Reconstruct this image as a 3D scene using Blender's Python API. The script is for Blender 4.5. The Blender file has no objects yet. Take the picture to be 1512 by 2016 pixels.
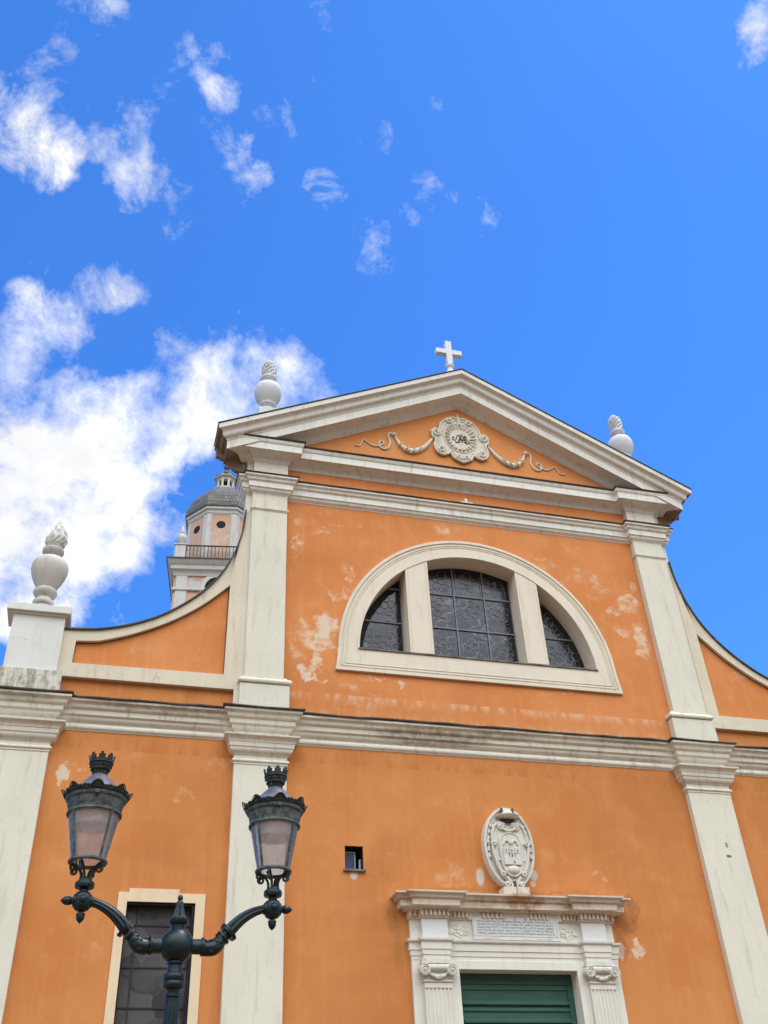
import bpy, bmesh, math, random
from mathutils import Vector, Matrix
random.seed(7)
S = bpy.context.scene
COL = S.collection
R = math.radians

# ------------------------------------------------------------------ camera
CAM_LOC = Vector((-7.22666, -17.36997, 1.6))
F_PX, PITCH, YAW, ROLL = 1921.689, 0.64738, 0.2924, -0.05393
cd = bpy.data.cameras.new('camera')
cam = bpy.data.objects.new('camera', cd)
COL.objects.link(cam)
fwd = Vector((math.sin(YAW)*math.cos(PITCH), math.cos(YAW)*math.cos(PITCH), math.sin(PITCH)))
rgt = Vector((math.cos(YAW), -math.sin(YAW), 0))
upv = rgt.cross(fwd)
cr, sr = math.cos(ROLL), math.sin(ROLL)
r2 = cr*rgt + sr*upv
u2 = -sr*rgt + cr*upv
M = Matrix((r2, u2, -fwd)).transposed().to_4x4()
M.translation = CAM_LOC
cam.matrix_world = M
cd.sensor_fit = 'VERTICAL'
cd.sensor_height = 36.0
cd.sensor_width = 27.0
cd.lens = F_PX/2016*36.0
cd.clip_start = 0.05
cd.clip_end = 3000
S.camera = cam

# ------------------------------------------------------------------ view
S.view_settings.view_transform = 'Standard'
S.view_settings.look = 'None'
S.view_settings.exposure = 0.0
S.view_settings.gamma = 1.0
S.view_settings.use_curve_mapping = False

# ------------------------------------------------------------------ node helper
class NT:
    def __init__(s, tree):
        s.t = tree; s.n = tree.nodes; s.l = tree.links
    def node(s, typ, **kw):
        n = s.n.new(typ)
        for k, v in kw.items(): setattr(n, k, v)
        return n
    def put(s, sock, v):
        if hasattr(v, 'is_output'): s.l.new(v, sock)
        elif isinstance(v, (tuple, list, Vector)):
            v = tuple(v)
            sock.default_value = v if len(v) == len(sock.default_value) else v + (1.0,)
        else: sock.default_value = v
    def math(s, op, a, b=0.0, c=0.0, clamp=False):
        n = s.node('ShaderNodeMath', operation=op, use_clamp=clamp)
        s.put(n.inputs[0], a); s.put(n.inputs[1], b); s.put(n.inputs[2], c)
        return n.outputs[0]
    def vmath(s, op, a, b=(0, 0, 0)):
        n = s.node('ShaderNodeVectorMath', operation=op)
        s.put(n.inputs[0], a)
        if op == 'SCALE': s.put(n.inputs['Scale'], b)
        else: s.put(n.inputs[1], b)
        return n.outputs['Value'] if op in ('DOT_PRODUCT', 'LENGTH', 'DISTANCE') else n.outputs['Vector']
    def noise(s, vec, scale, detail=4, rough=.55, dist=0.0, color=False):
        n = s.node('ShaderNodeTexNoise')
        if vec is not None: s.put(n.inputs['Vector'], vec)
        s.put(n.inputs['Scale'], scale); s.put(n.inputs['Detail'], detail)
        s.put(n.inputs['Roughness'], rough); s.put(n.inputs['Distortion'], dist)
        return n.outputs['Color'] if color else n.outputs[0]
    def ramp(s, v, a, b, x=0.0, y=1.0, smooth=True):
        n = s.node('ShaderNodeMapRange', interpolation_type='SMOOTHSTEP' if smooth else 'LINEAR')
        s.put(n.inputs['Value'], v)
        s.put(n.inputs['From Min'], a); s.put(n.inputs['From Max'], b)
        s.put(n.inputs['To Min'], x); s.put(n.inputs['To Max'], y)
        return n.outputs[0]
    def mix(s, f, a, b, blend='MIX'):
        n = s.node('ShaderNodeMix', data_type='RGBA', blend_type=blend)
        s.put(n.inputs[0], f); s.put(n.inputs[6], a); s.put(n.inputs[7], b)
        return n.outputs[2]
    def pos(s):
        return s.node('ShaderNodeNewGeometry').outputs['Position']
    def sep(s, v):
        n = s.node('ShaderNodeSeparateXYZ'); s.put(n.inputs[0], v); return n.outputs
    def comb(s, x, y, z):
        n = s.node('ShaderNodeCombineXYZ'); s.put(n.inputs[0], x); s.put(n.inputs[1], y); s.put(n.inputs[2], z)
        return n.outputs[0]

# ------------------------------------------------------------------ sky (world)
SUN_AZ, SUN_EL = 87.0, 71.0            # azimuth clockwise from +Y
w = bpy.data.worlds.new('World'); S.world = w; w.use_nodes = True
T = NT(w.node_tree); T.n.clear()
sky = T.node('ShaderNodeTexSky', sky_type='NISHITA', sun_disc=False, sun_elevation=R(SUN_EL),
             sun_rotation=R(SUN_AZ), altitude=0.0, air_density=1.0, dust_density=0.15, ozone_density=2.0)
SKY_STRENGTH = 0.13
blue = T.mix(1.0, sky.outputs[0], (.43, 1.03, 1.86, 1), 'MULTIPLY')
dirv = T.vmath('NORMALIZE', T.node('ShaderNodeTexCoord').outputs['Generated'])
def pixdir(u, v):
    d = r2*((u-756)/F_PX) + u2*(-(v-1008)/F_PX) + fwd
    return d.normalized()
# (u, v) only give the bearing of each cloud as read off the photograph; then radius in degrees and thickness
CLOUDS = [((60, 985), 6.8, 1.22), ((165, 890), 4.2, 1.14), ((15, 1110), 4.4, 1.15), ((300, 850), 3.4, 1.00), ((420, 775), 3.4, 0.95),
          ((520, 745), 2.8, 0.85), ((600, 770), 2.3, 0.66), ((395, 880), 1.9, 0.80), ((120, 1110), 2.4, 1.00), ((440, 690), 2, 0.72), ((230, 970), 2.4, 0.90),
          ((320, 1080), 1.3, 0.50), ((250, 1190), 1.5, 0.45), ((560, 700), 1.6, 0.60), ((610, 740), 1.6, 0.60),
          ((110, 640), 2.7, 0.80), ((205, 580), 1.9, 0.76), ((40, 680), 2, 0.62), ((320, 690), 1.8, 0.66), ((35, 760), 2, 0.66), ((100, 555), 1.3, 0.50),
          ((10, 200), 2.0, 0.95), ((52, 268), 2.5, 0.93), ((112, 266), 1.5, 0.84), ((235, 240), 2.5, 0.66), ((268, 320), 2.0, 0.68),
          ((245, 345), 1.6, 0.66), ((335, 405), 1.3, 0.63), ((270, 180), 1.5, 0.55), ((400, 110), 1.6, 0.51), ((430, 180), 1.7, 0.68), ((335, 125), 1.3, 0.45), ((440, 235), 1.4, 0.49),
          ((472, 300), 1.5, 0.64), ((480, 372), 1.8, 0.70), ((540, 215), 1, 0.51), ((590, 165), 1.275, 0.49), ((630, 375), 1.3, 0.63), ((660, 390), 0.85, 0.45), ((750, 275), 0.85, 0.47),
          ((730, 505), 1.7, 0.64), ((840, 385), 1.5, 0.60), ((180, 15), 1.7, 0.56), ((130, 90), 1.2, 0.42), ((60, 125), 1.2, 0.46), ((200, 110), 1.2, 0.42),
          ((1490, 65), 1.2, 0.78), ((1508, 15), 1.3, 0.76), ((510, 5), 1.2, 0.51), ((395, 25), 1, 0.45), ((670, 155), 0.765, 0.39), ((645, 45), 0.765, 0.41), ((700, 310), 0.765, 0.41),
          ((130, 410), 1.2, 0.48), ((560, 240), 1.2, 0.43), ((405, 400), 0.9, 0.45), ((850, 205), 0.85, 0.37), ((560, 30), 1, 0.39), ((735, 35), 0.85, 0.37), ((950, 440), 0.85, 0.37)]
warp = T.noise(dirv, 9.0, 6, .6, color=True)
wv = T.vmath('ADD', dirv, T.vmath('SCALE', T.vmath('SUBTRACT', warp, (.5, .5, .5)), 0.11))
wv = T.vmath('NORMALIZE', wv)
acc = None
for (u, v), rad, wt in CLOUDS:
    d = T.vmath('DOT_PRODUCT', wv, tuple(pixdir(u, v)))
    m = T.ramp(d, math.cos(R(rad*1.45)), math.cos(R(rad*.15)), 0.0, wt)
    acc = m if acc is None else T.math('SMOOTH_MAX', acc, m, 0.10)
# unseen cloud bank behind the camera, added to light the facade softly
sx, sy, sz = T.sep(dirv)[:3]
back = T.ramp(sy, -.02, -.22, 0.0, 1.25)
acc = T.math('MAXIMUM', acc, back)
vst = T.vmath('MULTIPLY', dirv, (1.0, 1.0, .62))       # torn streaks lean upright
n1 = T.mix(T.ramp(sz, .62, .76), T.noise(dirv, 17.0, 13, .66, 0.0), T.noise(vst, 19.0, 13, .68, 0.3))
n1 = T.sep(n1)[0]
n2 = T.noise(dirv, 5.5, 5, .6, .3)
dens = T.math('ADD', acc, T.math('ADD', T.math('MULTIPLY', T.math('SUBTRACT', n1, .5), 2.5), T.math('MULTIPLY', T.math('SUBTRACT', n2, .5), .5)))
dens = T.ramp(dens, .46, 1.16, 0, 1, False)
dens = T.math('POWER', dens, T.ramp(sz, .62, .76, .85, 1.15))
dens = T.math('MULTIPLY', dens, T.ramp(acc, .04, .22, 0, 1))
dens = T.math('MULTIPLY', dens, T.ramp(acc, .45, .95, .66, 1))
shade = T.ramp(T.noise(dirv, 11.0, 7, .6), .36, .66, .93, 1.15)
shade = T.math('MULTIPLY', shade, T.math('SUBTRACT', 1.0, T.math('MULTIPLY', T.ramp(sy, -.02, -.22), T.ramp(sz, .62, .10, 0.0, .88))))   # added bank dimmed low down so the soffits stay darker
shade = T.math('ADD', shade, T.math('MULTIPLY', T.ramp(sy, -.08, -.42, 0.0, 3.45), T.ramp(sz, .22, .72, .0, 1.0)))  # high part of the added bank brightened to light the facade
ccol = T.mix(T.ramp(n1, .40, .62), (.90, .93, 1.0, 1), (1.0, 1.0, 1.0, 1))
ccol = T.mix(T.ramp(sy, -.1, -.5), ccol, (.88, .955, 1.0, 1))
ccol = T.vmath('SCALE', ccol, T.math('MULTIPLY', shade, 1.05/SKY_STRENGTH))
fin = T.mix(dens, blue, ccol)
bg = T.node('ShaderNodeBackground'); T.put(bg.inputs[0], fin); T.put(bg.inputs[1], SKY_STRENGTH)
wo = T.node('ShaderNodeOutputWorld'); T.l.new(bg.outputs[0], wo.inputs[0])
w.cycles.sampling_method = 'MANUAL'
w.cycles.sample_map_resolution = 1024

# ------------------------------------------------------------------ sun (hazy: thin cloud passes it)
sd = bpy.data.lights.new('sun', 'SUN'); sd.energy = 2.0; sd.angle = R(10); sd.color = (1.0, .95, .87)
so = bpy.data.objects.new('sun', sd); COL.objects.link(so)
sv = Vector((math.sin(R(SUN_AZ))*math.cos(R(SUN_EL)), math.cos(R(SUN_AZ))*math.cos(R(SUN_EL)), math.sin(R(SUN_EL))))
so.rotation_euler = (-sv).to_track_quat('-Z', 'Y').to_euler()
so.location = (20, 10, 40)

# ------------------------------------------------------------------ materials
def mat(name):
    m = bpy.data.materials.new(name); m.use_nodes = True
    t = NT(m.node_tree); b = t.n['Principled BSDF']
    return m, t, b
def bump(t, b, h, strength=.3, dist=.01):
    n = t.node('ShaderNodeBump'); t.put(n.inputs['Strength'], strength); t.put(n.inputs['Distance'], dist)
    t.put(n.inputs['Height'], h); t.l.new(n.outputs[0], b.inputs['Normal'])

def blob_mask(t, P, spots, warp_amt=.35, warp_scale=2.2):
    """stains with a shape of their own: ellipses (x, z, rx, rz, weight) with ragged edges"""
    wn = t.noise(P, warp_scale, 6, .68, color=True)
    W = t.vmath('ADD', P, t.vmath('SCALE', t.vmath('SUBTRACT', wn, (.5, .5, .5)), warp_amt*2))
    x, y, z = t.sep(W)[:3]
    acc = None
    for (cx, cz, rx, rz, wt) in spots:
        a = t.math('DIVIDE', t.math('SUBTRACT', x, cx), rx)
        c = t.math('DIVIDE', t.math('SUBTRACT', z, cz), rz)
        q = t.math('ADD', t.math('MULTIPLY', a, a), t.math('MULTIPLY', c, c))
        m = t.ramp(q, 1.3, .35, 0, wt)
        acc = m if acc is None else t.math('MAXIMUM', acc, m)
    return acc

def stucco(name, base, light, dark, pale, spots=(), fine=(), dirty=(), bands=(), chalk=.35):
    m, t, b = mat(name)
    P = t.pos()
    x, y, z = t.sep(P)[:3]
    c = t.mix(t.ramp(t.noise(P, .55, 5, .6), .33, .68), dark, base)
    c = t.mix(t.math('MULTIPLY', t.ramp(t.noise(P, 1.7, 7, .68), .5, .76), .75), c, light)
    # brushed streaks running down
    Ps = t.vmath('MULTIPLY', P, (7.0, 7.0, .55))
    c = t.mix(t.math('MULTIPLY', t.ramp(t.noise(Ps, 1.0, 5, .6), .48, .76), .42), c, light)
    c = t.mix(t.math('MULTIPLY', t.ramp(t.noise(t.vmath('ADD', Ps, (9, 3, 5)), .8, 5, .6), .52, .78), .48), c, dark)
    c = t.mix(t.math('MULTIPLY', t.ramp(t.noise(P, .32, 6, .62, .5), .48, .70), .55), c, tuple(v_*.80 for v_ in dark[:3])+(1,))
    c = t.mix(t.math('MULTIPLY', t.ramp(t.noise(P, 26.0, 6, .7), .52, .72), .22), c, dark)
    ch = t.noise(P, 3.6, 9, .70)
    if chalk:
        k = t.math('MULTIPLY', t.ramp(t.noise(P, .9, 4, .6, .6), .55, .72), t.ramp(ch, .47, .68))
        c = t.mix(t.math('MULTIPLY', k, chalk), c, pale)
    if spots:
        bmk = blob_mask(t, P, spots, .45, 2.6)
        val = t.math('ADD', bmk, t.math('MULTIPLY', t.math('SUBTRACT', ch, .5), 1.5))
        c = t.mix(t.math('MULTIPLY', t.ramp(bmk, .05, .7), t.ramp(ch, .40, .66)), c, tuple((u_+v_)/2 for u_, v_ in zip(light, pale)))
        c = t.mix(t.ramp(val, .44, .84, 0, .58), c, pale)
        c = t.mix(t.ramp(val, .72, .90, 0, .70), c, tuple(v_*q_ for v_, q_ in zip(pale, (.94, 1.04, 1.15, 1))))
    if fine:
        c = t.mix(blob_mask(t, P, fine, .03, 8.0), c, (.60, .55, .50, 1))
    if dirty:
        c = t.mix(t.math('MULTIPLY', blob_mask(t, P, dirty, .25), t.ramp(ch, .25, .6)), c, (.22, .085, .035, 1))
    for (z0, z1, col, amt, up) in bands:      # worn pale bands and darker bands along a ledge
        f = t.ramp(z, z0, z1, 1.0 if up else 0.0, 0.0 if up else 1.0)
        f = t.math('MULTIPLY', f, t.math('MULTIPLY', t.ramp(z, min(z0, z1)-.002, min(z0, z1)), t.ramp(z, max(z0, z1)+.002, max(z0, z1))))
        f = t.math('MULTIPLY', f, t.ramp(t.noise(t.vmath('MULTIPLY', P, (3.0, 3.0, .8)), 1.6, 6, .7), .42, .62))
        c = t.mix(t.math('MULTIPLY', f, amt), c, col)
    vc = t.node('ShaderNodeTexVoronoi', feature='DISTANCE_TO_EDGE')
    t.put(vc.inputs['Vector'], t.vmath('ADD', P, t.vmath('SCALE', t.noise(P, 2.2, 6, .65, color=True), .8))); t.put(vc.inputs['Scale'], .55)
    ck = t.math('MULTIPLY', t.ramp(vc.outputs['Distance'], .0045, .0), t.ramp(t.noise(P, .6, 3, .5), .53, .64))
    c = t.mix(t.math('MULTIPLY', ck, .55), c, tuple(v_*.45 for v_ in dark[:3])+(1,))
    # speckle: tiny chips
    vor = t.noise(P, 38.0, 2, .5)
    c = t.mix(t.ramp(vor, .755, .80, 0, .6), c, pale)
    t.put(b.inputs['Base Color'], c); t.put(b.inputs['Roughness'], .92)
    t.put(b.inputs['Specular IOR Level'], .15)
    h = t.math('ADD', t.math('MULTIPLY', t.noise(P, 3.0, 5, .6), .6), t.math('MULTIPLY', t.noise(P, 40.0, 4, .6), .25))
    bump(t, b, h, .30, .02)
    return m

ORANGE_UP = stucco('orange_stucco_faded', (.66, .252, .088, 1), (.70, .315, .135, 1), (.61, .215, .066, 1), (.72, .545, .39, 1),
    spots=[(-3.42, 12.0, .26, .50, .85), (-3.78, 11.9, .30, .55, .55), (-3.62, 11.35, .14, .45, .75), (-3.85, 10.95, .22, .22, .8), (-3.62, 10.82, .25, .07, .75), (-4.0, 11.6, .2, .6, .45),
           (-3.05, 12.95, .5, .14, .6), (-2.9, 13.45, .16, .30, .6), (-3.55, 14.55, .28, .16, .55), (-4.05, 14.1, .12, .40, .55), (-4.0, 14.75, .25, .12, .4), (-3.1, 14.75, .14, .08, .45),
           (3.85, 13.5, .40, .25, .62), (3.45, 13.25, .22, .16, .55), (4.0, 12.5, .22, .55, .72), (3.6, 12.75, .25, .2, .5), (-.6, 14.95, .20, .20, .6), (1.75, 14.52, .30, .10, .5),
           (-1.7, 10.93, .2, .10, .65), (2.8, 14.2, .35, .22, .42), (-2.2, 10.99, .8, .05, .55), (1.9, 10.98, .9, .05, .4), (3.2, 13.95, .26, .3, .45), (4.15, 13.9, .1, .3, .5),
           (-7.0, 11.2, .4, .3, .25), (-6.1, 12.0, .3, .4, .22), (6.3, 11.8, .3, .2, .4)],
    dirty=[(6.0, 10.2, .5, .22, .55)],
    bands=[(10.52, 10.30, (.70, .43, .27, 1), .85, True), (10.02, 10.25, (.70, .45, .30, 1), .55, True), (9.98, 10.10, (.20, .10, .055, 1), .5, True)], chalk=.5)
ORANGE_PED = stucco('orange_stucco_pediment', (.70, .285, .100, 1), (.715, .30, .115, 1), (.68, .265, .088, 1), (.72, .43, .26, 1), chalk=.15)
ORANGE_LOW = stucco('orange_stucco_lower', (.605, .242, .080, 1), (.655, .285, .112, 1), (.545, .195, .058, 1), (.70, .52, .38, 1),
    spots=[(-1.16, 7.08, .36, .26, .42), (2.42, 5.86, .10, .18, .8), (2.14, 5.82, .11, .20, .95), (-8.17, 8.52, .12, .17, .95), (-8.05, 8.75, .2, .06, .6), (-6.0, 8.33, .26, .07, .45), (-6.16, 8.22, .06, .12, .45),
           (1.9, 7.1, .26, .09, .45), (3.05, 7.1, .2, .1, .3), (-5.55, 8.95, .25, .15, .4), (-4.6, 5.2, .25, .4, .25), (-7.3, 5.6, .2, .12, .3)],
    fine=[(-2.93, 6.99, .075, .075, .9), (-.52, 7.05, .085, .17, .9), (.56, 7.12, .085, .11, .8), (.52, 6.96, .06, .06, .7)],
    dirty=[(2.5, 6.58, .16, .26, .55), (2.3, 6.3, .22, .26, .6), (2.15, 5.98, .12, .3, .45), (-2.25, 6.25, .12, .3, .4), (-2.15, 5.7, .10, .4, .25), (.0, 6.8, 2.1, .05, .35)],
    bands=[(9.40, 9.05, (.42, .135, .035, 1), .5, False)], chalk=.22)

def cream(name, base=(.71, .66, .545, 1), grime=(.42, .375, .30, 1), amt=.62, heavy=False, marks=(), mcol=(.08, .07, .06, 1), mwarp=.02):
    m, t, b = mat(name)
    P = t.pos()
    c = t.mix(t.ramp(t.noise(P, .8, 5, .6), .35, .7), base, tuple(v*.93 for v in base[:3])+(1,))
    st = t.noise(t.vmath('MULTIPLY', P, (5.0, 5.0, .7)), 1.4, 6, .66)
    c = t.mix(t.math('MULTIPLY', t.ramp(st, .5, .78), amt), c, grime)
    gr = t.noise(P, 9.0, 8, .7)
    c = t.mix(t.math('MULTIPLY', t.ramp(gr, .56, .75), amt*.6), c, grime)
    c = t.mix(t.math('MULTIPLY', t.ramp(t.noise(P, 2.6, 6, .7, .8), .60, .72), amt*.55), c, (.72, .60, .44, 1))
    if heavy:
        g2 = t.noise(t.vmath('MULTIPLY', P, (6.0, 6.0, 1.3)), 1.1, 8, .75)
        c = t.mix(t.ramp(g2, .42, .60), c, (.30, .265, .20, 1))
        c = t.mix(t.math('MULTIPLY', t.ramp(t.noise(P, 5.0, 8, .75), .52, .64), .8), c, (.14, .125, .095, 1))
    if marks:
        c = t.mix(t.math('MULTIPLY', blob_mask(t, P, marks, mwarp, 6.0), t.ramp(t.noise(P, 7.0, 7, .7), .25, .6)), c, mcol)
    # hairline cracks
    v = t.node('ShaderNodeTexVoronoi', feature='DISTANCE_TO_EDGE')
    t.put(v.inputs['Vector'], t.vmath('ADD', P, t.vmath('SCALE', t.noise(P, 3.0, 5, .6, color=True), .5))); t.put(v.inputs['Scale'], .8)
    cr_ = t.math('MULTIPLY', t.ramp(v.outputs['Distance'], .007, .0), t.ramp(t.noise(P, .7, 3, .5), .56, .68))
    c = t.mix(t.math('MULTIPLY', cr_, .5), c, (.26, .23, .18, 1))
    t.put(b.inputs['Base Color'], c); t.put(b.inputs['Roughness'], .88); t.put(b.inputs['Specular IOR Level'], .2)
    h = t.math('ADD', t.math('MULTIPLY', t.noise(P, 4.0, 5, .6), .6), t.math('MULTIPLY', t.noise(P, 45.0, 4, .6), .2))
    bump(t, b, h, .28, .018)
    return m
CREAM = cream('cream_plaster', marks=[(4.79, 7.83, .035, .06, .9), (4.78, 7.6, .07, .03, .9)])
UP_MOULD = cream('white_pediment_moulding', (.80, .77, .70, 1), (.42, .36, .29, 1), .7)
CREAM_MOULD = cream('cream_moulding', (.73, .69, .59, 1), (.36, .32, .255, 1), .8, marks=[(-1.3, 9.70, 1.3, .16, .8), (.2, 9.8, .7, .1, .55), (-6.6, 9.86, 1.4, .08, .6), (3.0, 9.88, 1.0, .05, .5), (-9.0, 9.86, .5, .1, .5)], mcol=(.27, .225, .165, 1), mwarp=.10)
CREAM_VOL = cream('cream_volute_plaster', (.68, .595, .455, 1), (.46, .37, .26, 1), .7)
WHITE_PED = cream('white_parapet_plaster', (.70, .68, .63, 1), (.48, .46, .42, 1), .35)
STAINED = cream('weathered_plinth', (.66, .62, .53, 1), (.30, .27, .21, 1), .7, heavy=True)
WINDOW_FR = cream('window_surround_plaster', (.74, .65, .525, 1), (.52, .42, .31, 1), .55)
SIDE_FR = cream('peach_window_surround', (.76, .585, .40, 1), (.62, .43, .25, 1), .5)
MARBLE = cream('portal_marble', (.73, .69, .61, 1), (.55, .48, .37, 1), .5)
MARBLE_WARM = cream('portal_cornice_stone', (.70, .60, .49, 1), (.40, .31, .22, 1), .8, marks=[(.15, 6.55, .45, .14, .9), (-.6, 6.5, .3, .08, .5), (1.2, 6.5, .4, .06, .5), (-2.1, 6.55, .2, .1, .4)], mcol=(.36, .19, .08, 1), mwarp=.12)
MARBLE_BLUE = cream('portal_marble_blocks', (.71, .70, .685, 1), (.60, .60, .60, 1), .35)
URN_PALE = cream('pale_urn_marble', (.69, .69, .70, 1), (.44, .43, .43, 1), .55)
URN = cream('urn_marble', (.58, .55, .50, 1), (.30, .28, .25, 1), .6)
CREST = cream('crest_marble', (.66, .62, .55, 1), (.38, .32, .25, 1), .8)
RELIEF = cream('relief_stucco', (.68, .62, .52, 1), (.40, .33, .24, 1), .5)
CROSSM = cream('cross_marble', (.76, .76, .76, 1), (.55, .54, .52, 1), .35)
TOWER_CR = cream('tower_grey_plaster', (.60, .575, .54, 1), (.36, .34, .32, 1), .7)
TOWER_OR = stucco('tower_orange_plaster', (.62, .43, .33, 1), (.66, .53, .44, 1), (.56, .33, .22, 1), (.55, .51, .47, 1), chalk=.8,
    spots=[(-5.0, 25.85, .45, .22, .9), (-4.3, 28.3, .4, .25, .6), (-3.6, 28.5, .3, .3, .5)])

RAW = cream('raw_brown_masonry', (.30, .215, .155, 1), (.12, .085, .065, 1), .8, heavy=False)
def simple(name, col, rough=.6, metal=0.0, var=.25, scale=8.0, spec=.4, bmp=.15):
    m, t, b = mat(name)
    P = t.node('ShaderNodeTexCoord').outputs['Object']
    n = t.noise(P, scale, 6, .65)
    a = tuple(v*(1-var) for v in col[:3])+(1,); c2 = tuple(min(1, v*(1+var)) for v in col[:3])+(1,)
    t.put(b.inputs['Base Color'], t.mix(t.ramp(n, .3, .7), a, c2))
    t.put(b.inputs['Roughness'], t.ramp(n, .3, .7, max(.05, rough-.08), min(1, rough+.1)))
    t.put(b.inputs['Metallic'], metal); t.put(b.inputs['Specular IOR Level'], spec)
    if bmp: bump(t, b, t.noise(P, scale*6, 3, .6), bmp, .01)
    return m
PANEL_SHADE = simple('brown_panel_shade', (.20, .075, .03), .9, scale=4, var=.4)  # dark brown painting the shadow line inside the volute frame
SLATE = simple('dark_slate_edge', (.075, .066, .060), .85, scale=3, var=.5)
SLATE_PALE = simple('lichened_slate', (.16, .145, .12), .9, scale=4, var=.5)
DARK = simple('dark_interior_shade', (.012, .012, .014), .9, bmp=0)  # near-black painted as the shade in openings, reveals and pane edges
IRON = simple('dark_green_cast_iron', (.007, .017, .019), .36, scale=14, var=.4, spec=.32)
IRON_OLD = simple('weathered_bronze_green_iron', (.075, .088, .080), .6, scale=26, var=.65, spec=.3)
IRON_DK = simple('dark_aged_iron', (.036, .043, .039), .6, scale=20, var=.5, spec=.3)
ROOF_ZN = simple('grey_zinc_roof', (.105, .112, .128), .42, scale=6, var=.35, spec=.4)
WHITE_EN = simple('white_reflector', (.55, .57, .60), .4, var=.08)
RAIL = simple('dark_iron_railing', (.02, .02, .022), .6)
BARS = simple('grey_window_bars', (.19, .18, .21), .6, var=.15)
LEAD = simple('pale_leading', (.26, .245, .28), .6, var=.2)
DRIP = simple('white_metal_strip', (.74, .75, .77), .45, var=.05)
SHUT_BLUE = simple('blue_grey_pane', (.025, .045, .085), .35, var=.3, scale=4)
SHUT_FR = simple('pale_window_sash', (.35, .36, .40), .6, var=.1)
MONO = simple('dark_lines_and_shade', (.085, .07, .06), .8, var=.1, bmp=0)  # monogram lines and castle windows, also shade painted into the crest's hollows
INK = simple('grey_carved_letters', (.16, .16, .17), .9, var=.2, bmp=0)
LENTIL = simple('stone_paving', (.46, .41, .34), .85, scale=1.5, var=.2)

def glass_dark(name, base, pale, scale, amt, spec=.55):
    m, t, b = mat(name)
    P = t.pos()
    Q = t.vmath('ADD', P, t.vmath('SCALE', t.noise(P, 5.0, 3, .5, color=True), .16))
    v = t.node('ShaderNodeTexVoronoi', feature='DISTANCE_TO_EDGE')
    t.put(v.inputs['Vector'], t.vmath('MULTIPLY', Q, (1, 0, 1))); t.put(v.inputs['Scale'], scale); t.put(v.inputs['Randomness'], .9)
    e = t.math('MULTIPLY', t.ramp(v.outputs['Distance'], .055, .01), amt)
    v2 = t.node('ShaderNodeTexVoronoi'); t.put(v2.inputs['Vector'], t.vmath('MULTIPLY', Q, (1, 0, 1))); t.put(v2.inputs['Scale'], scale)
    tone = t.sep(v2.outputs['Color'])[0]
    c = t.mix(t.ramp(tone, .1, .9), base, tuple(q*1.8 for q in base[:3])+(1,))
    c = t.mix(t.math('MULTIPLY', t.ramp(t.noise(P, 2.0, 5, .6), .45, .7), .5), c, tuple(q*2.2 for q in base[:3])+(1,))
    c = t.mix(t.math('MULTIPLY', e, t.ramp(t.noise(P, 2.2, 3, .5), .35, .6)), c, pale)
    t.put(b.inputs['Base Color'], c); t.put(b.inputs['Roughness'], t.ramp(tone, 0, 1, .10, .24))
    t.put(b.inputs['Specular IOR Level'], spec)
    bump(t, b, t.math('ADD', tone, t.noise(P, 10.0, 3, .6)), .07, .012)
    return m
STAINED_GLASS = glass_dark('stained_glass_from_outside', (.006, .005, .011, 1), (.15, .145, .17, 1), 6.0, 1.0)
DIRTY_GLASS = glass_dark('dusty_leaded_glass', (.050, .045, .046, 1), (.15, .14, .135, 1), 3.0, .35, .3)

m, t, b = mat('door_green_paint'); GREEN = m
P = t.pos(); n = t.noise(t.vmath('MULTIPLY', P, (1, 1, 6)), 2.5, 6, .6)
t.put(b.inputs['Base Color'], t.mix(t.ramp(n, .3, .7), (.016, .075, .050, 1), (.026, .105, .072, 1)))
t.put(b.inputs['Roughness'], .42)

m, t, b = mat('dome_stone_tiles'); TILES = m
P = t.node('ShaderNodeTexCoord').outputs['UV']
br = t.node('ShaderNodeTexBrick', offset=.5)
t.put(br.inputs['Vector'], P); t.put(br.inputs['Scale'], 1.0); t.put(br.inputs['Mortar Size'], .07); t.put(br.inputs['Brick Width'], 1.0); t.put(br.inputs['Row Height'], 1.0)
t.put(br.inputs['Color1'], (.19, .175, .16, 1)); t.put(br.inputs['Color2'], (.115, .105, .097, 1)); t.put(br.inputs['Mortar'], (.025, .024, .023, 1))
t.put(b.inputs['Base Color'], br.outputs['Color']); t.put(b.inputs['Roughness'], .85)
bump(t, b, br.outputs['Fac'], -.6, .05)

m = bpy.data.materials.new('milky_lantern_glass'); m.use_nodes = True; GLASS = m
t = NT(m.node_tree); t.n.clear()
tr = t.node('ShaderNodeBsdfTransparent'); t.put(tr.inputs[0], (.95, .93, .93, 1))
df = t.node('ShaderNodeBsdfDiffuse'); t.put(df.inputs[0], (.93, .84, .80, 1))
tl = t.node('ShaderNodeBsdfTranslucent'); t.put(tl.inputs[0], (.95, .80, .73, 1))
gl = t.node('ShaderNodeBsdfGlossy'); t.put(gl.inputs[1], .06)
a1 = t.node('ShaderNodeMixShader'); t.put(a1.inputs[0], .55); t.l.new(df.outputs[0], a1.inputs[1]); t.l.new(tl.outputs[0], a1.inputs[2])
a2 = t.node('ShaderNodeMixShader'); t.put(a2.inputs[0], t.ramp(t.noise(t.pos(), 9, 4, .6), .3, .7, .24, .36)); t.l.new(tr.outputs[0], a2.inputs[1]); t.l.new(a1.outputs[0], a2.inputs[2])
fr = t.node('ShaderNodeFresnel'); t.put(fr.inputs[0], 1.25)
a3 = t.node('ShaderNodeMixShader'); t.put(a3.inputs[0], fr.outputs[0]); t.l.new(a2.outputs[0], a3.inputs[1]); t.l.new(gl.outputs[0], a3.inputs[2])
mo = t.node('ShaderNodeOutputMaterial'); t.l.new(a3.outputs[0], mo.inputs[0])

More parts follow.
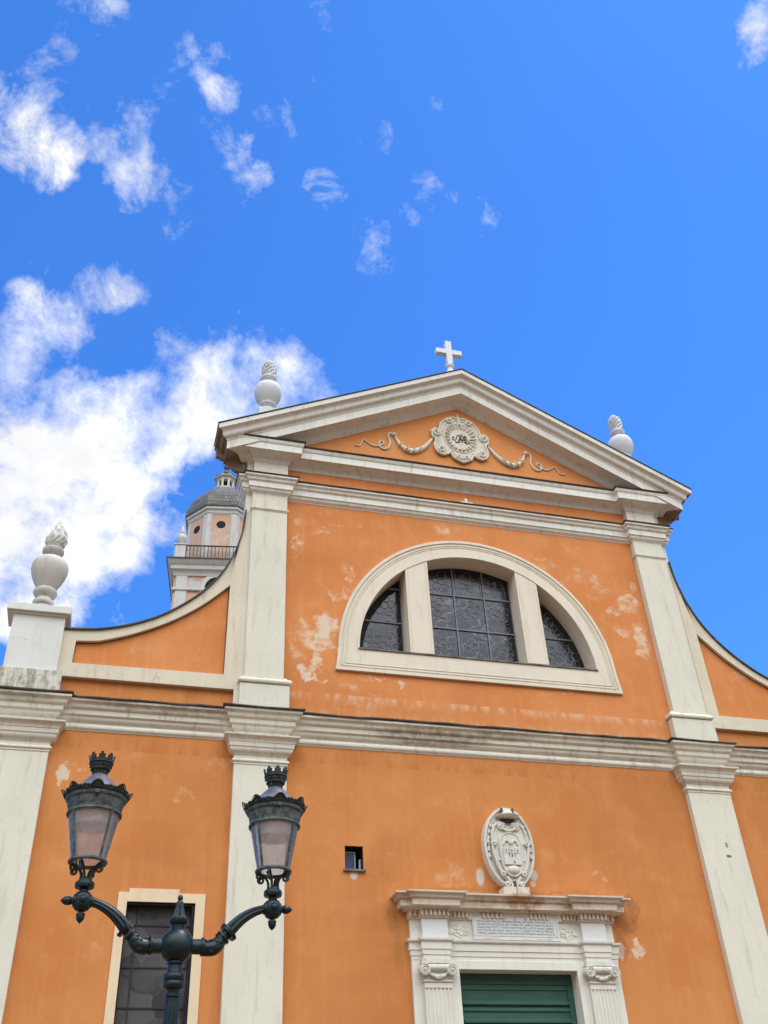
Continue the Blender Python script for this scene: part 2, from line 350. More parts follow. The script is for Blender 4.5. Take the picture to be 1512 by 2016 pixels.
m, t, b = mat('square_paving'); PAVING = m
P = t.pos()
br = t.node('ShaderNodeTexBrick', offset=.5); t.put(br.inputs['Vector'], P); t.put(br.inputs['Scale'], 1.2); t.put(br.inputs['Mortar Size'], .012)
t.put(br.inputs['Color1'], (.20, .115, .055, 1)); t.put(br.inputs['Color2'], (.165, .095, .045, 1)); t.put(br.inputs['Mortar'], (.10, .08, .06, 1))
t.put(b.inputs['Base Color'], t.mix(t.math('MULTIPLY', t.noise(P, .4, 6, .6), .5), br.outputs['Color'], (.13, .08, .04, 1)))
t.put(b.inputs['Roughness'], .85)

# ------------------------------------------------------------------ mesh helpers
class MB:
    def __init__(s): s.v = []; s.f = []; s.uv = {}
    def add(s, vs, fs):
        o = len(s.v); s.v += [tuple(p) for p in vs]; s.f += [tuple(i+o for i in f) for f in fs]
        return s
    def box(s, x0, x1, y0, y1, z0, z1):
        vs = [(x, y, z) for x in (x0, x1) for y in (y0, y1) for z in (z0, z1)]
        return s.add(vs, [(0, 1, 3, 2), (4, 6, 7, 5), (0, 4, 5, 1), (2, 3, 7, 6), (0, 2, 6, 4), (1, 5, 7, 3)])
    def prism(s, pts, y0, y1):
        n = len(pts)
        vs = [(x, y0, z) for x, z in pts] + [(x, y1, z) for x, z in pts]
        return s.add(vs, [tuple(range(n)), tuple(range(2*n-1, n-1, -1))] + [(i, (i+1) % n, n+(i+1) % n, n+i) for i in range(n)])
    def vprism(s, pts, z0, z1):
        n = len(pts)
        vs = [(x, y, z0) for x, y in pts] + [(x, y, z1) for x, y in pts]
        return s.add(vs, [tuple(range(n)), tuple(range(2*n-1, n-1, -1))] + [(i, (i+1) % n, n+(i+1) % n, n+i) for i in range(n)])
    def ring(s, outer, inner, y0, y1, closed=True):
        """frame between two outlines with equal counts in XZ, thickness y0..y1"""
        n = len(outer); k = n if closed else n-1
        vs = [(x, y0, z) for x, z in outer] + [(x, y0, z) for x, z in inner] + [(x, y1, z) for x, z in outer] + [(x, y1, z) for x, z in inner]
        fs = []
        for i in range(k):
            j = (i+1) % n
            fs += [(i, j, n+j, n+i), (2*n+i, 3*n+i, 3*n+j, 2*n+j), (i, 2*n+i, 2*n+j, j), (n+i, n+j, 3*n+j, 3*n+i)]
        if not closed: fs += [(0, n, 3*n, 2*n), (n-1, 3*n-1, 4*n-1, 2*n-1)]
        return s.add(vs, fs)
    def sweep(s, path, prof, jag=0.0):
        """moulding: plan polyline (x, y) swept with profile (p outward, z); outward is to the right of travel; mitred"""
        if jag:
            q = [path[0]]
            for a, c in zip(path, path[1:]):
                L = math.hypot(c[0]-a[0], c[1]-a[1]); k = max(1, int(L/.35))
                q += [(a[0]+(c[0]-a[0])*i/k, a[1]+(c[1]-a[1])*i/k) for i in range(1, k+1)]
            path = q
        n = len(path); nrm = []
        for a, c in zip(path, path[1:]):
            L = math.hypot(c[0]-a[0], c[1]-a[1]); nrm.append(((c[1]-a[1])/L, -(c[0]-a[0])/L))
        vs = []
        for i, (x, y) in enumerate(path):
            if i == 0: mx, my = nrm[0]
            elif i == n-1: mx, my = nrm[-1]
            else:
                ax, ay = nrm[i-1]; bx, by = nrm[i]; d = 1+ax*bx+ay*by
                mx, my = (ax+bx)/d, (ay+by)/d
            jz = random.uniform(-jag, jag) if jag else 0; jp = random.uniform(-jag, jag) if jag else 0
            for p, z in prof: vs.append((x+mx*(p+(jp if p > .05 else 0)), y+my*(p+(jp if p > .05 else 0)), z+jz))
        m = len(prof); fs = []
        for i in range(n-1):
            for j in range(m):
                k = (j+1) % m
                fs.append((i*m+j, i*m+k, (i+1)*m+k, (i+1)*m+j))
        fs += [tuple(range(m)), tuple((n-1)*m+j for j in range(m-1, -1, -1))]
        return s.add(vs, fs)
    def lathe(s, prof, seg=24, c=(0, 0, 0), rot=0.0, axis=None):
        vs = []
        rm = Vector((0, 0, 1)).rotation_difference(Vector(axis)).to_matrix() if axis is not None else None
        for r, z in prof:
            for i in range(seg):
                a = 2*math.pi*i/seg+rot
                p = Vector((r*math.cos(a), r*math.sin(a), z))
                if rm: p = rm @ p
                vs.append((c[0]+p.x, c[1]+p.y, c[2]+p.z))
        m = len(prof)
        fs = [(i*seg+j, i*seg+(j+1) % seg, (i+1)*seg+(j+1) % seg, (i+1)*seg+j) for i in range(m-1) for j in range(seg)]
        fs += [tuple(range(seg-1, -1, -1)), tuple((m-1)*seg+j for j in range(seg))]
        return s.add(vs, fs)
    def ball(s, c, r, seg=14, sc=(1, 1, 1)):
        n = seg//2
        vs = [(c[0], c[1], c[2]-r*sc[2])]
        for i in range(1, n):
            a = -math.pi/2+math.pi*i/n
            for j in range(seg):
                q = 2*math.pi*j/seg
                vs.append((c[0]+r*sc[0]*math.cos(a)*math.cos(q), c[1]+r*sc[1]*math.cos(a)*math.sin(q), c[2]+r*sc[2]*math.sin(a)))
        vs.append((c[0], c[1], c[2]+r*sc[2]))
        fs = [(0, 1+(j+1) % seg, 1+j) for j in range(seg)]
        for i in range(n-2):
            for j in range(seg):
                fs.append((1+i*seg+j, 1+i*seg+(j+1) % seg, 1+(i+1)*seg+(j+1) % seg, 1+(i+1)*seg+j))
        L = len(vs)-1; o = 1+(n-2)*seg
        fs += [(L, o+j, o+(j+1) % seg) for j in range(seg)]
        return s.add(vs, fs)
    def tube(s, pts, rad, seg=10, flutes=0, flat=None):
        pts = [Vector(p) for p in pts]; n = len(pts)
        if not isinstance(rad, (list, tuple)): rad = [rad]*n
        vs = []; up = Vector((0, 1, 0)) if flat is None else Vector(flat)
        for i, p in enumerate(pts):
            d = (pts[min(n-1, i+1)]-pts[max(0, i-1)]).normalized()
            a = d.cross(up)
            if a.length < .05: a = d.cross(Vector((1, 0, .2)))
            a.normalize(); bb = a.cross(d).normalized()
            for j in range(seg):
                q = 2*math.pi*j/seg; r = rad[i]*(1-.13*(j % 2) if flutes else 1)
                vs.append(p+a*r*math.cos(q)+bb*r*math.sin(q))
        fs = [(i*seg+j, i*seg+(j+1) % seg, (i+1)*seg+(j+1) % seg, (i+1)*seg+j) for i in range(n-1) for j in range(seg)]
        fs += [tuple(range(seg-1, -1, -1)), tuple((n-1)*seg+j for j in range(seg))]
        return s.add(vs, fs)
    def squash(s, z0):
        s.v = [(x, y, z if z < z0+.14 else z0+.14+(z-z0-.14)*.955) for x, y, z in s.v]
        return s
    def build(s, name, material, parent=None, smooth=35, bevel=0.0, keep=False):
        me = bpy.data.meshes.new(name)
        bm = bmesh.new()
        bv = [bm.verts.new(p) for p in s.v]
        for f in s.f:
            try: bm.faces.new([bv[i] for i in f])
            except ValueError: pass
        bmesh.ops.recalc_face_normals(bm, faces=bm.faces[:])
        bm.to_mesh(me); bm.free()
        me.materials.append(material)
        o = bpy.data.objects.new(name, me); COL.objects.link(o)
        if parent is not None:
            o.parent = parent
            if not keep:
                w_ = world_of(parent)
                o.matrix_parent_inverse = w_.inverted()
        if smooth:
            me.polygons.foreach_set('use_smooth', [True]*len(me.polygons))
            me.set_sharp_from_angle(angle=R(smooth))
        if bevel:
            bvm = o.modifiers.new('worn_edges', 'BEVEL'); bvm.width = bevel; bvm.segments = 2; bvm.limit_method = 'ANGLE'; bvm.angle_limit = R(50)
        return o
def world_of(o):
    m = Matrix.LocRotScale(o.location, o.rotation_euler, o.scale)
    return (world_of(o.parent) @ o.matrix_parent_inverse @ m) if o.parent else m
def tag(o, label=None, cat=None, group=None, kind=None):
    if label: o['label'] = label
    if cat: o['category'] = cat
    if group: o['group'] = group
    if kind: o['kind'] = kind
    return o
def empty(name, loc, label, cat, group=None, rz=0.0):
    o = bpy.data.objects.new(name, None); COL.objects.link(o); o.location = loc; o.rotation_euler = (0, 0, rz)
    o.empty_display_size = .3
    return tag(o, label, cat, group)
def copy_tree(o, parent=None):
    c = o.copy(); COL.objects.link(c)
    if parent is not None:
        c.parent = parent; c.matrix_parent_inverse = o.matrix_parent_inverse.copy()
    for ch in list(o.children): copy_tree(ch, c)
    return c
def arc(p0, z0, p1, z1, bulge, n=5):
    """points after (p0,z0) to (p1,z1) along a curve bulging sideways"""
    out = []
    dx, dz = p1-p0, z1-z0; L = math.hypot(dx, dz); nx, nz = dz/L, -dx/L
    for i in range(1, n+1):
        t_ = i/n; h = bulge*4*t_*(1-t_)
        out.append((p0+dx*t_+nx*h*L, z0+dz*t_+nz*h*L))
    return out
def cyma(p0, z0, p1, z1, n=8, amp=.10):
    out = []
    dx, dz = p1-p0, z1-z0; L = math.hypot(dx, dz); nx, nz = dz/L, -dx/L
    for i in range(1, n+1):
        t_ = i/n; h = amp*math.sin(2*math.pi*t_)
        out.append((p0+dx*t_+nx*h*L, z0+dz*t_+nz*h*L))
    return out
def spline(pts, k=6):
    out = []
    P_ = [pts[0]]+list(pts)+[pts[-1]]
    for i in range(1, len(P_)-2):
        p0, p1, p2, p3 = [Vector(q) for q in P_[i-1:i+3]]
        for j in range(k):
            t_ = j/k
            out.append(.5*((2*p1)+(p2-p0)*t_+(2*p0-5*p1+4*p2-p3)*t_*t_+(3*p1-p0-3*p2+p3)*t_**3))
    out.append(Vector(pts[-1]))
    return [tuple(q) for q in out]

# ------------------------------------------------------------------ ground
g = MB().add([(-400, -400, 0), (400, -400, 0), (400, 400, 0), (-400, 400, 0)], [(0, 1, 2, 3)]).build('square', PAVING, smooth=0)
tag(g, kind='structure')

# ================================================================== CHURCH
church = empty('church', (0, 0, 0), 'orange and cream baroque church facade with triangular pediment, volutes and half round window', 'church')

# --- walls (lower storey, with the openings for side windows, little window and door built round)
def wall_grid(mb, xs, zs, holes, y0, y1):
    for i in range(len(xs)-1):
        for j in range(len(zs)-1):
            cx, cz = (xs[i]+xs[i+1])/2, (zs[j]+zs[j+1])/2
            if any(a < cx < c and d < cz < e for a, c, d, e in holes): continue
            mb.box(xs[i], xs[i+1], y0, y1, zs[j], zs[j+1])
SWX = (-6.83, -5.70, 2.2, 6.425)
holes = [SWX, (5.70, 6.83, 2.2, 6.425), (-3.087, -2.746, 7.095, 7.516), (-1.12, 1.12, 0, 5.44)]
def wall_plane(holes, x0, x1, z0, z1, y, depth, name, material):
    """one wall sheet with rectangular openings and their reveals"""
    xs = sorted({x0, x1}|{h[0] for h in holes}|{h[1] for h in holes}); zs = sorted({z0, z1}|{h[2] for h in holes}|{h[3] for h in holes})
    idx = {}; mb = MB()
    def vid(x, z):
        if (x, z) not in idx: idx[(x, z)] = len(mb.v); mb.v.append((x, y, z))
        return idx[(x, z)]
    for i in range(len(xs)-1):
        for j in range(len(zs)-1):
            cx, cz = (xs[i]+xs[i+1])/2, (zs[j]+zs[j+1])/2
            if any(a < cx < c and d < cz < e for a, c, d, e in holes): continue
            mb.f.append((vid(xs[i], zs[j]), vid(xs[i+1], zs[j]), vid(xs[i+1], zs[j+1]), vid(xs[i], zs[j+1])))
    for a, c, d, e in holes:
        for (p, q) in (((a, d), (a, e)), ((a, e), (c, e)), ((c, e), (c, d)), ((c, d), (a, d))):
            mb.add([(p[0], y, p[1]), (q[0], y, q[1]), (q[0], y+depth, q[1]), (p[0], y+depth, p[1])], [(0, 1, 2, 3)])
    mb.add([(x0, y, z0), (x0, y+.9, z0), (x0, y+.9, z1), (x0, y, z1)], [(0, 1, 2, 3)])
    mb.add([(x1, y, z0), (x1, y+.9, z0), (x1, y+.9, z1), (x1, y, z1)], [(0, 1, 2, 3)])
    return mb.build(name, material, church, smooth=0)
wall_plane(holes, -9.44, 9.44, 0, 9.42, 0, .5, 'lower_wall', ORANGE_LOW)
MB().box(-9.43, 9.43, .62, 24, 0, 9.9).build('nave_wall', ORANGE_LOW, church, smooth=0)
MB().box(-4.9, 4.9, .95, 24, 9.9, 13.0).build('clerestory_wall', ORANGE_UP, church, smooth=0)
MB().prism([(-5.0, 13.0), (5.0, 13.0), (0, 15.4)], .9, 24.3).build('nave_roof', SLATE_PALE, church, smooth=0)
MB().prism([(-9.8, 9.95), (-5.02, 9.95), (-5.02, 11.4)], 1.3, 24.2).prism([(9.8, 9.95), (5.02, 9.95), (5.02, 11.4)], 1.3, 24.2).build('aisle_roof', SLATE_PALE, church, smooth=0)

# --- upper wall with the lunette opening, and tympanum
LC, LR_IN, LR_OUT = 11.55, 2.70, 3.14
def arch_pts(r, z0, n=40, flare=0.0):
    """from left foot over the arch to right foot"""
    a0 = math.asin(max(-1, min(1, (z0-LC)/r))) if z0 > LC else 0
    pts = []
    if z0 < LC: pts.append((-r-flare, z0))
    for i in range(n+1):
        a = math.pi-a0-(math.pi-2*a0)*i/n
        pts.append((r*math.cos(a), LC+r*math.sin(a)))
    if z0 < LC: pts.append((r+flare, z0))
    return pts
ZS = 11.62
mb = MB()
inner = arch_pts(LR_IN+.12, 11.50, 40)
ZS = 11.50
n = len(inner)
topz = 16.75
XW = 5.16
# wall front as strips: from arch up to top, sides and below
for i in range(n-1):
    (xa, za), (xb, zb) = inner[i], inner[i+1]
    mb.add([(xa, 0, za), (xb, 0, zb), (xb, 0, topz), (xa, 0, topz)], [(0, 1, 2, 3)])
    mb.add([(xa, 0, za), (xb, 0, zb), (xb, .6, zb), (xa, .6, za)], [(0, 1, 2, 3)])
xl = inner[0][0]
for sx_ in (-1, 1):
    mb.add([(sx_*XW, 0, 9.95), (sx_*-xl, 0, 9.95), (sx_*-xl, 0, ZS), (sx_*XW, 0, ZS)], [(0, 1, 2, 3)])
    mb.add([(sx_*XW, 0, ZS), (sx_*-xl, 0, ZS), (sx_*-xl, 0, topz), (sx_*XW, 0, topz)], [(0, 1, 2, 3)])
    mb.add([(sx_*XW, 0, 9.95), (sx_*XW, .25, 9.95), (sx_*XW, .25, topz), (sx_*XW, 0, topz)], [(0, 1, 2, 3)])
mb.add([(xl, 0, 9.95), (-xl, 0, 9.95), (-xl, 0, ZS), (xl, 0, ZS)], [(0, 1, 2, 3)])
mb.add([(xl, 0, ZS), (-xl, 0, ZS), (-xl, .6, ZS), (xl, .6, ZS)], [(0, 1, 2, 3)])
mb.build('upper_wall', ORANGE_UP, church, smooth=0)
MB().box(-4.17, 4.17, -.022, -.002, 9.955, 10.53).build('wall_offset_course', ORANGE_UP, church, smooth=0, bevel=.006)
MB().prism([(-5.6, 16.8), (5.6, 16.8), (.11, 19.3)], -.06, .2).build('tympanum', ORANGE_PED, church, smooth=0)
MB().box(-4.9, 4.9, .62, .69, 9.95, 16.74).build('wall_back', ORANGE_UP, church, smooth=0)

# --- lower pilasters
def pilaster(x0, x1, name_parent):
    mb = MB().box(x0, x1, -.13, .02, 0.62, 9.40)
    mb.box(x0-.05, x1+.05, -.19, .02, 0, .55)
    p = mb.build('pilaster', CREAM, church, smooth=0, bevel=.008)
    path = [(x0, .05), (x0, -.13), (x1, -.13), (x1, .05)]
    prof = [(-.04, 8.895), (.012, 8.90), (.014, 8.925), (.008, 8.93)]
    prof += arc(.022, 8.935, .022, 8.995, .30, 5)
    prof += [(.004, 9.0), (.002, 9.075), (.02, 9.08), (.02, 9.092)]
    prof += arc(.015, 9.10, .098, 9.195, .20, 6)
    prof += [(.104, 9.20), (.104, 9.208), (.115, 9.21), (.125, 9.288), (.135, 9.292)]
    prof += arc(.135, 9.292, .195, 9.385, -.13, 6)
    prof += [(.215, 9.392), (.22, 9.422), (-.04, 9.424)]
    c = MB().sweep(path, prof).build('capital', CREAM_MOULD, p, smooth=30)
for a, c in ((-9.46, -8.47), (-5.19, -4.20), (4.20, 5.19), (8.47, 9.46)): pilaster(a, c, None)

# --- main entablature (runs over everything, breaking forward over the pilasters)
PATH = [(-9.46, 3.0), (-9.46, -.13), (-8.47, -.13), (-8.47, 0), (-5.19, 0), (-5.19, -.13), (-4.20, -.13), (-4.20, 0),
        (4.20, 0), (4.20, -.13), (5.19, -.13), (5.19, 0), (8.47, 0), (8.47, -.13), (9.46, -.13), (9.46, 3.0)]
prof = [(-.10, 9.385), (.012, 9.388), (.016, 9.402)]
prof += arc(.030, 9.405, .030, 9.515, .22, 6)
prof += [(.016, 9.52), (.018, 9.545)]
prof += arc(.026, 9.55, .085, 9.64, .20, 6)
prof += [(.092, 9.644), (.128, 9.662), (.134, 9.755), (.145, 9.757)]
prof += cyma(.145, 9.757, .235, 9.875)
prof += [(.250, 9.878), (.252, 9.918), (-.10, 9.92)]
# over the pilasters the run starts at the abacus, so the lowest torus stays on the wall
MB().sweep(PATH, prof).build('main_cornice', CREAM_MOULD, church, smooth=30)
MB().sweep(PATH, [(-.12, 9.924), (.262, 9.926), (.285, 9.934), (.288, 9.958), (.16, 9.972), (-.12, 9.985)], jag=.013).build('cornice_slate', SLATE, church, smooth=0)

# --- upper pilasters
for sgn in (-1, 1):
    a, c = sorted((sgn*4.30, sgn*5.085)); a2_, c2_ = sorted((sgn*4.185, sgn*5.165))
    mb = MB().box(a, c, -.16, .03, 10.68, 16.25)
    p = mb.build('pilaster', CREAM, church, smooth=0, bevel=.007)
    MB().box(a2_, c2_, -.20, .03, 9.96, 10.535).build('plinth', CREAM, p, smooth=0, bevel=.008)
    prof = [(-.1, 10.53)]+arc(.02, 10.535, .02, 10.655, .35, 6)+arc(.01, 10.66, -.035, 10.715, -.15, 4)+[(-.1, 10.716)]
    path = [(a2_+.05, .05), (a2_+.05, -.15), (c2_-.05, -.15), (c2_-.05, .05)]
    MB().sweep(path, [(p_+.03, z_) for p_, z_ in prof]).build('base_torus', CREAM_MOULD, p, smooth=30)
    prof = [(-.05, 14.80), (.008, 14.803), (.012, 14.825), (.030, 14.835), (.034, 14.868), (-.05, 14.87)]
    MB().sweep([(a, .05), (a, -.16), (c, -.16), (c, .05)], prof).build('collar', CREAM_MOULD, p, smooth=30)
    # flat strip behind the outer edge of the pilaster
    o_, i_ = sgn*5.225, sgn*5.06
    MB().box(min(o_, i_), max(o_, i_), -.07, .25, 9.96, 16.28).build('corner_strip', CREAM, church, smooth=0, bevel=.006)
    e = sgn*5.265
    MB().box(min(e, i_), max(e, i_), -.11, .25, 9.957, 10.55).build('corner_strip_plinth', CREAM, church, smooth=0, bevel=.006)

# --- upper architrave moulding and pediment bed cornice
UP = [(-5.225, .25), (-5.225, -.07), (-5.085, -.07), (-5.085, -.16), (-4.30, -.16), (-4.30, 0),
      (4.30, 0), (4.30, -.16), (5.085, -.16), (5.085, -.07), (5.225, -.07), (5.225, .25)]
prof = [(-.08, 15.265), (.010, 15.27), (.012, 15.292)]
prof += arc(.016, 15.295, .078, 15.385, .16, 5)
prof += [(.085, 15.39), (.108, 15.398), (.112, 15.545), (.124, 15.548)]
prof += cyma(.124, 15.548, .19, 15.645)
prof += [(.205, 15.648), (.208, 15.69), (-.08, 15.692)]
MB().sweep(UP, prof).build('upper_moulding', UP_MOULD, church, smooth=30)
MB().sweep(UP, [(-.1, 15.695), (.225, 15.697), (.238, 15.718), (.06, 15.745), (-.1, 15.75)], jag=.004).build('moulding_slate', SLATE, church, smooth=0)
prof = [(-.08, 16.185), (.012, 16.19), (.014, 16.212), (.024, 16.216)]
prof += arc(.024, 16.216, .145, 16.375, -.14, 7)
prof += [(.15, 16.385), (.255, 16.388), (.255, 16.378), (.272, 16.378), (.276, 16.562), (.29, 16.565), (.318, 16.61), (.322, 16.655), (-.08, 16.657)]
MB().sweep(UP, prof).build('pediment_cornice', UP_MOULD, church, smooth=30)
MB().sweep(UP, [(-.1, 16.660), (.345, 16.662), (.360, 16.688), (.06, 16.715), (-.1, 16.72)], jag=.003).build('cornice_slate', SLATE, church, smooth=0)
MB().box(-.03, .03, -.22, -.10, 15.72, 15.86).box(-.14, .16, -.235, -.10, 15.722, 15.748).build('ledge_bracket', CREAM_MOULD, church, smooth=0)

# --- raking cornice
XA, ZA = .11, 19.80
SL, SRR = (19.80-16.74)/(6.0+.11), (19.80-16.76)/(6.0-.11)
def rake(prof, name, material, x_back=5.30, back=.14):
    """profile (d, v): d forward of wall plane, v measured down from the ridge line; returned along the sides as eaves"""
    mb = MB(); m_ = len(prof); rows = []
    for kind in ('Lb', 'L', 'A', 'R', 'Rb'):
        row = []
        for d, v in prof:
            xe = x_back+max(d, -.2)
            if kind == 'A': row.append((XA, -d, ZA-v))
            elif kind[0] == 'L': row.append((-xe, back if kind == 'Lb' else -d, ZA-v-SL*(xe+XA)))
            else: row.append((xe, back if kind == 'Rb' else -d, ZA-v-SRR*(xe-XA)))
        rows.append(row)
    vs = [q for r_ in rows for q in r_]
    fs = [(i*m_+j, i*m_+(j+1) % m_, (i+1)*m_+(j+1) % m_, (i+1)*m_+j) for i in range(4) for j in range(m_)]
    fs += [tuple(range(m_)), tuple(4*m_+j for j in range(m_-1, -1, -1))]
    mb.add(vs, fs)
    o = mb.build(name, material, church, smooth=30)
    o.data.materials.append(RAW)        # the raw ends of the eaves
    for q in o.data.polygons:
        if all(abs(o.data.vertices[i].co.x) > 5.2 for i in q.vertices) and any(o.data.vertices[i].co.y > back-.01 for i in q.vertices): q.material_index = 1
    return o
pr = [(-.02, .862), (.085, .858), (.10, .842), (.085, .835), (.085, .815), (.108, .808), (.125, .775)]
pr += [(d_, v_) for d_, v_ in arc(.125, .775, .25, .655, .16, 7)]
pr += [(.262, .652), (.445, .648), (.445, .660), (.462, .660), (.466, .432), (.478, .428), (.486, .382), (.5, .372)]
pr += [(d_, v_) for d_, v_ in cyma(.5, .372, .665, .158, 9, -.11)]
pr += [(.685, .152), (.69, .028), (.1, .026), (-.02, .026)]
rake(pr, 'raking_cornice', UP_MOULD)
rake([(-.05, .022), (.70, .022), (.715, .008), (.712, -.008), (.3, -.016), (-.05, -.016)], 'raking_slate', SLATE)
MB().prism([(-5.95, 16.70), (5.95, 16.72), (XA, 19.76)], .1, .24).build('gable_back', ORANGE_PED, church, smooth=0)

for sgn in (-1, 1):   # raw corbelled masonry under the ends of the eaves
    pts = [(5.97, 16.70), (5.945, 16.32), (5.90, 16.34), (5.83, 16.28), (5.76, 16.27), (5.72, 16.19), (5.63, 16.15), (5.58, 16.06), (5.50, 15.98), (5.20, 15.95), (5.20, 16.70)]
    MB().prism([(sgn*x, z) for x, z in pts], .0, .11).build('eave_corbel', RAW, church, smooth=0)
# --- volutes
OUT = [(-8.60, 11.40), (-8.2, 11.425), (-7.837, 11.475), (-7.26, 11.655), (-6.68, 11.96), (-6.095, 12.45), (-5.66, 13.01), (-5.385, 13.63), (-5.235, 14.26), (-5.19, 14.80)]
INN = [(-8.325, 11.19), (-7.99, 11.22), (-7.80, 11.262), (-7.24, 11.472), (-6.66, 11.773), (-6.20, 12.095), (-5.92, 12.335), (-5.72, 12.535), (-5.56, 12.70), (-5.455, 12.815)]
osp, isp = spline(OUT, 6), spline(INN, 6)
for sgn in (-1, 1):
    f = lambda pts: [(-sgn*x, z) for x, z in pts]
    outer = f([(-8.60, 10.425)]+osp+[(-5.19, 10.425)])
    body = MB().prism(outer, .002, .30)
    v = body.build('volute', ORANGE_UP, church, smooth=0)
    fo = f([(-8.60, 10.425)]+osp+[(-5.19, 14.6), (-5.19, 10.425)])
    fi = f([(-8.335, 10.71)]+isp+[(-5.456, 12.7), (-5.47, 10.73)])
    MB().ring(fo, fi, -.085, .001).build('volute_frame', CREAM_VOL, v, smooth=0)
    cxp, czp = -6.3*sgn*-1*-1, 11.2
    gi = []
    for i, (x, z) in enumerate(fi):
        a, c = fi[i-1], fi[(i+1) % len(fi)]
        L = math.hypot(c[0]-a[0], c[1]-a[1]) or 1; nx, nz = (c[1]-a[1])/L, -(c[0]-a[0])/L
        if (-sgn*-6.3-x)*nx+(11.1-z)*nz < 0: nx, nz = -nx, -nz
        gi.append((x+nx*.022, z+nz*.022))
    MB().ring(fi, gi, -.012, .001).build('panel_shade_ring', PANEL_SHADE, v, smooth=0)  # flat dark ring drawn as the frame's shadow on the panel
    oo = spline([(x, z+.0) for x, z in OUT], 6)
    nn = []
    for i, (x, z) in enumerate(oo):
        a, c = oo[max(0, i-1)], oo[min(len(oo)-1, i+1)]
        L = math.hypot(c[0]-a[0], c[1]-a[1]); nn.append((-(c[1]-a[1])/L, (c[0]-a[0])/L))
    lo = f([(x+nx*.004, z+nz*.004) for (x, z), (nx, nz) in zip(oo, nn)])
    hi = f([(x+nx*.032, z+nz*.032) for (x, z), (nx, nz) in zip(oo, nn)])
    MB().ring(hi, lo, -.13, .20, closed=False).build('coping_slate', SLATE, v, smooth=0)
    b0, b1 = sorted((sgn*8.475, sgn*5.10))
    MB().box(b0, b1, .012, .5, 9.96, 10.43).build('attic_course', ORANGE_LOW, church, smooth=0)
    # parapet pedestal over the outer pilaster
    c0, c1 = sorted((sgn*8.465, sgn*9.70))
    pb = MB().box(c0, c1, -.25, 1.0, 9.96, 10.44).build('parapet_base', STAINED, church, smooth=0, bevel=.012)
    c0, c1 = sorted((sgn*8.575, sgn*9.525))
    pd = MB().box(c0, c1, -.20, .31, 10.442, 11.63).build('pedestal', WHITE_PED, church, smooth=0, bevel=.01)
    c0, c1 = sorted((sgn*8.485, sgn*9.655))
    MB().box(c0+.05, c1-.05, -.25, .36, 11.60, 11.632).box(c0, c1, -.30, .41, 11.634, 11.79).build('cap_slab', WHITE_PED, pd, smooth=0, bevel=.01)

# --- lunette window
# stained glass and bars, set back; surround with stepped mouldings; mullions; sill
ip_ = arch_pts(LR_IN, 11.60, 48)
lun = MB().ring(arch_pts(LR_OUT-.02, 11.10, 48, .06), [ip_[0]]+ip_+[ip_[-1]], -.035, .44, closed=False)
lun.box(-3.17, 3.17, -.0335, .30, 11.105, 11.596)
# lower left/right corners are inside the ring; raised outer fillets
lun = lun.build('lunette_surround', WINDOW_FR, church, smooth=30)
MB().ring(arch_pts(LR_OUT+.01, 11.085, 48, .065), arch_pts(LR_OUT-.055, 11.085, 48, .065), -.060, .01, closed=False).box(-3.21, 3.21, -.062, .01, 11.08, 11.15).build('outer_fillet', WINDOW_FR, lun, smooth=30)
MB().ring(arch_pts(LR_OUT-.10, 11.20, 48, .06), arch_pts(LR_OUT-.13, 11.20, 48, .06), -.048, .0, closed=False).box(-3.08, 3.08, -.048, 0, 11.185, 11.215).build('middle_fillet', WINDOW_FR, lun, smooth=30)
MB().ring(arch_pts(LR_OUT-.165, 11.25, 48, .05), arch_pts(LR_OUT-.18, 11.25, 48, .05), -.044, .0, closed=False).box(-3.0, 3.0, -.0445, 0, 11.245, 11.26).build('groove_line', CREAM_VOL, lun, smooth=30)
MB().ring(arch_pts(LR_IN+.045, 11.60, 48), arch_pts(LR_IN, 11.60, 48), -.046, -.036, closed=False).build('inner_fillet', WINDOW_FR, lun, smooth=30)
MB().box(-2.72, 2.72, -.06, .43, 11.602, 11.632).build('sill', SLATE_PALE, lun, smooth=0)
for a, c in ((-1.585, -1.055), (1.07, 1.57)):
    zf = lambda x: LC+math.sqrt(LR_IN**2-x*x)+.03
    m_ = MB().prism([(a, 11.634), (a, zf(a)), ((a+c)/2, zf((a+c)/2)), (c, zf(c)), (c, 11.634)], -.030, .415).build('mullion', WINDOW_FR, church, smooth=0)
    for e_ in (a+.045, c-.060):
        MB().box(e_, e_+.015, -.035, -.029, 11.64, zf(e_)-.06).build('mullion_bead', CREAM_VOL, m_, smooth=0)
panes = [(-2.66, -1.59), (-1.05, 1.065), (1.575, 2.66)]
YG = .42
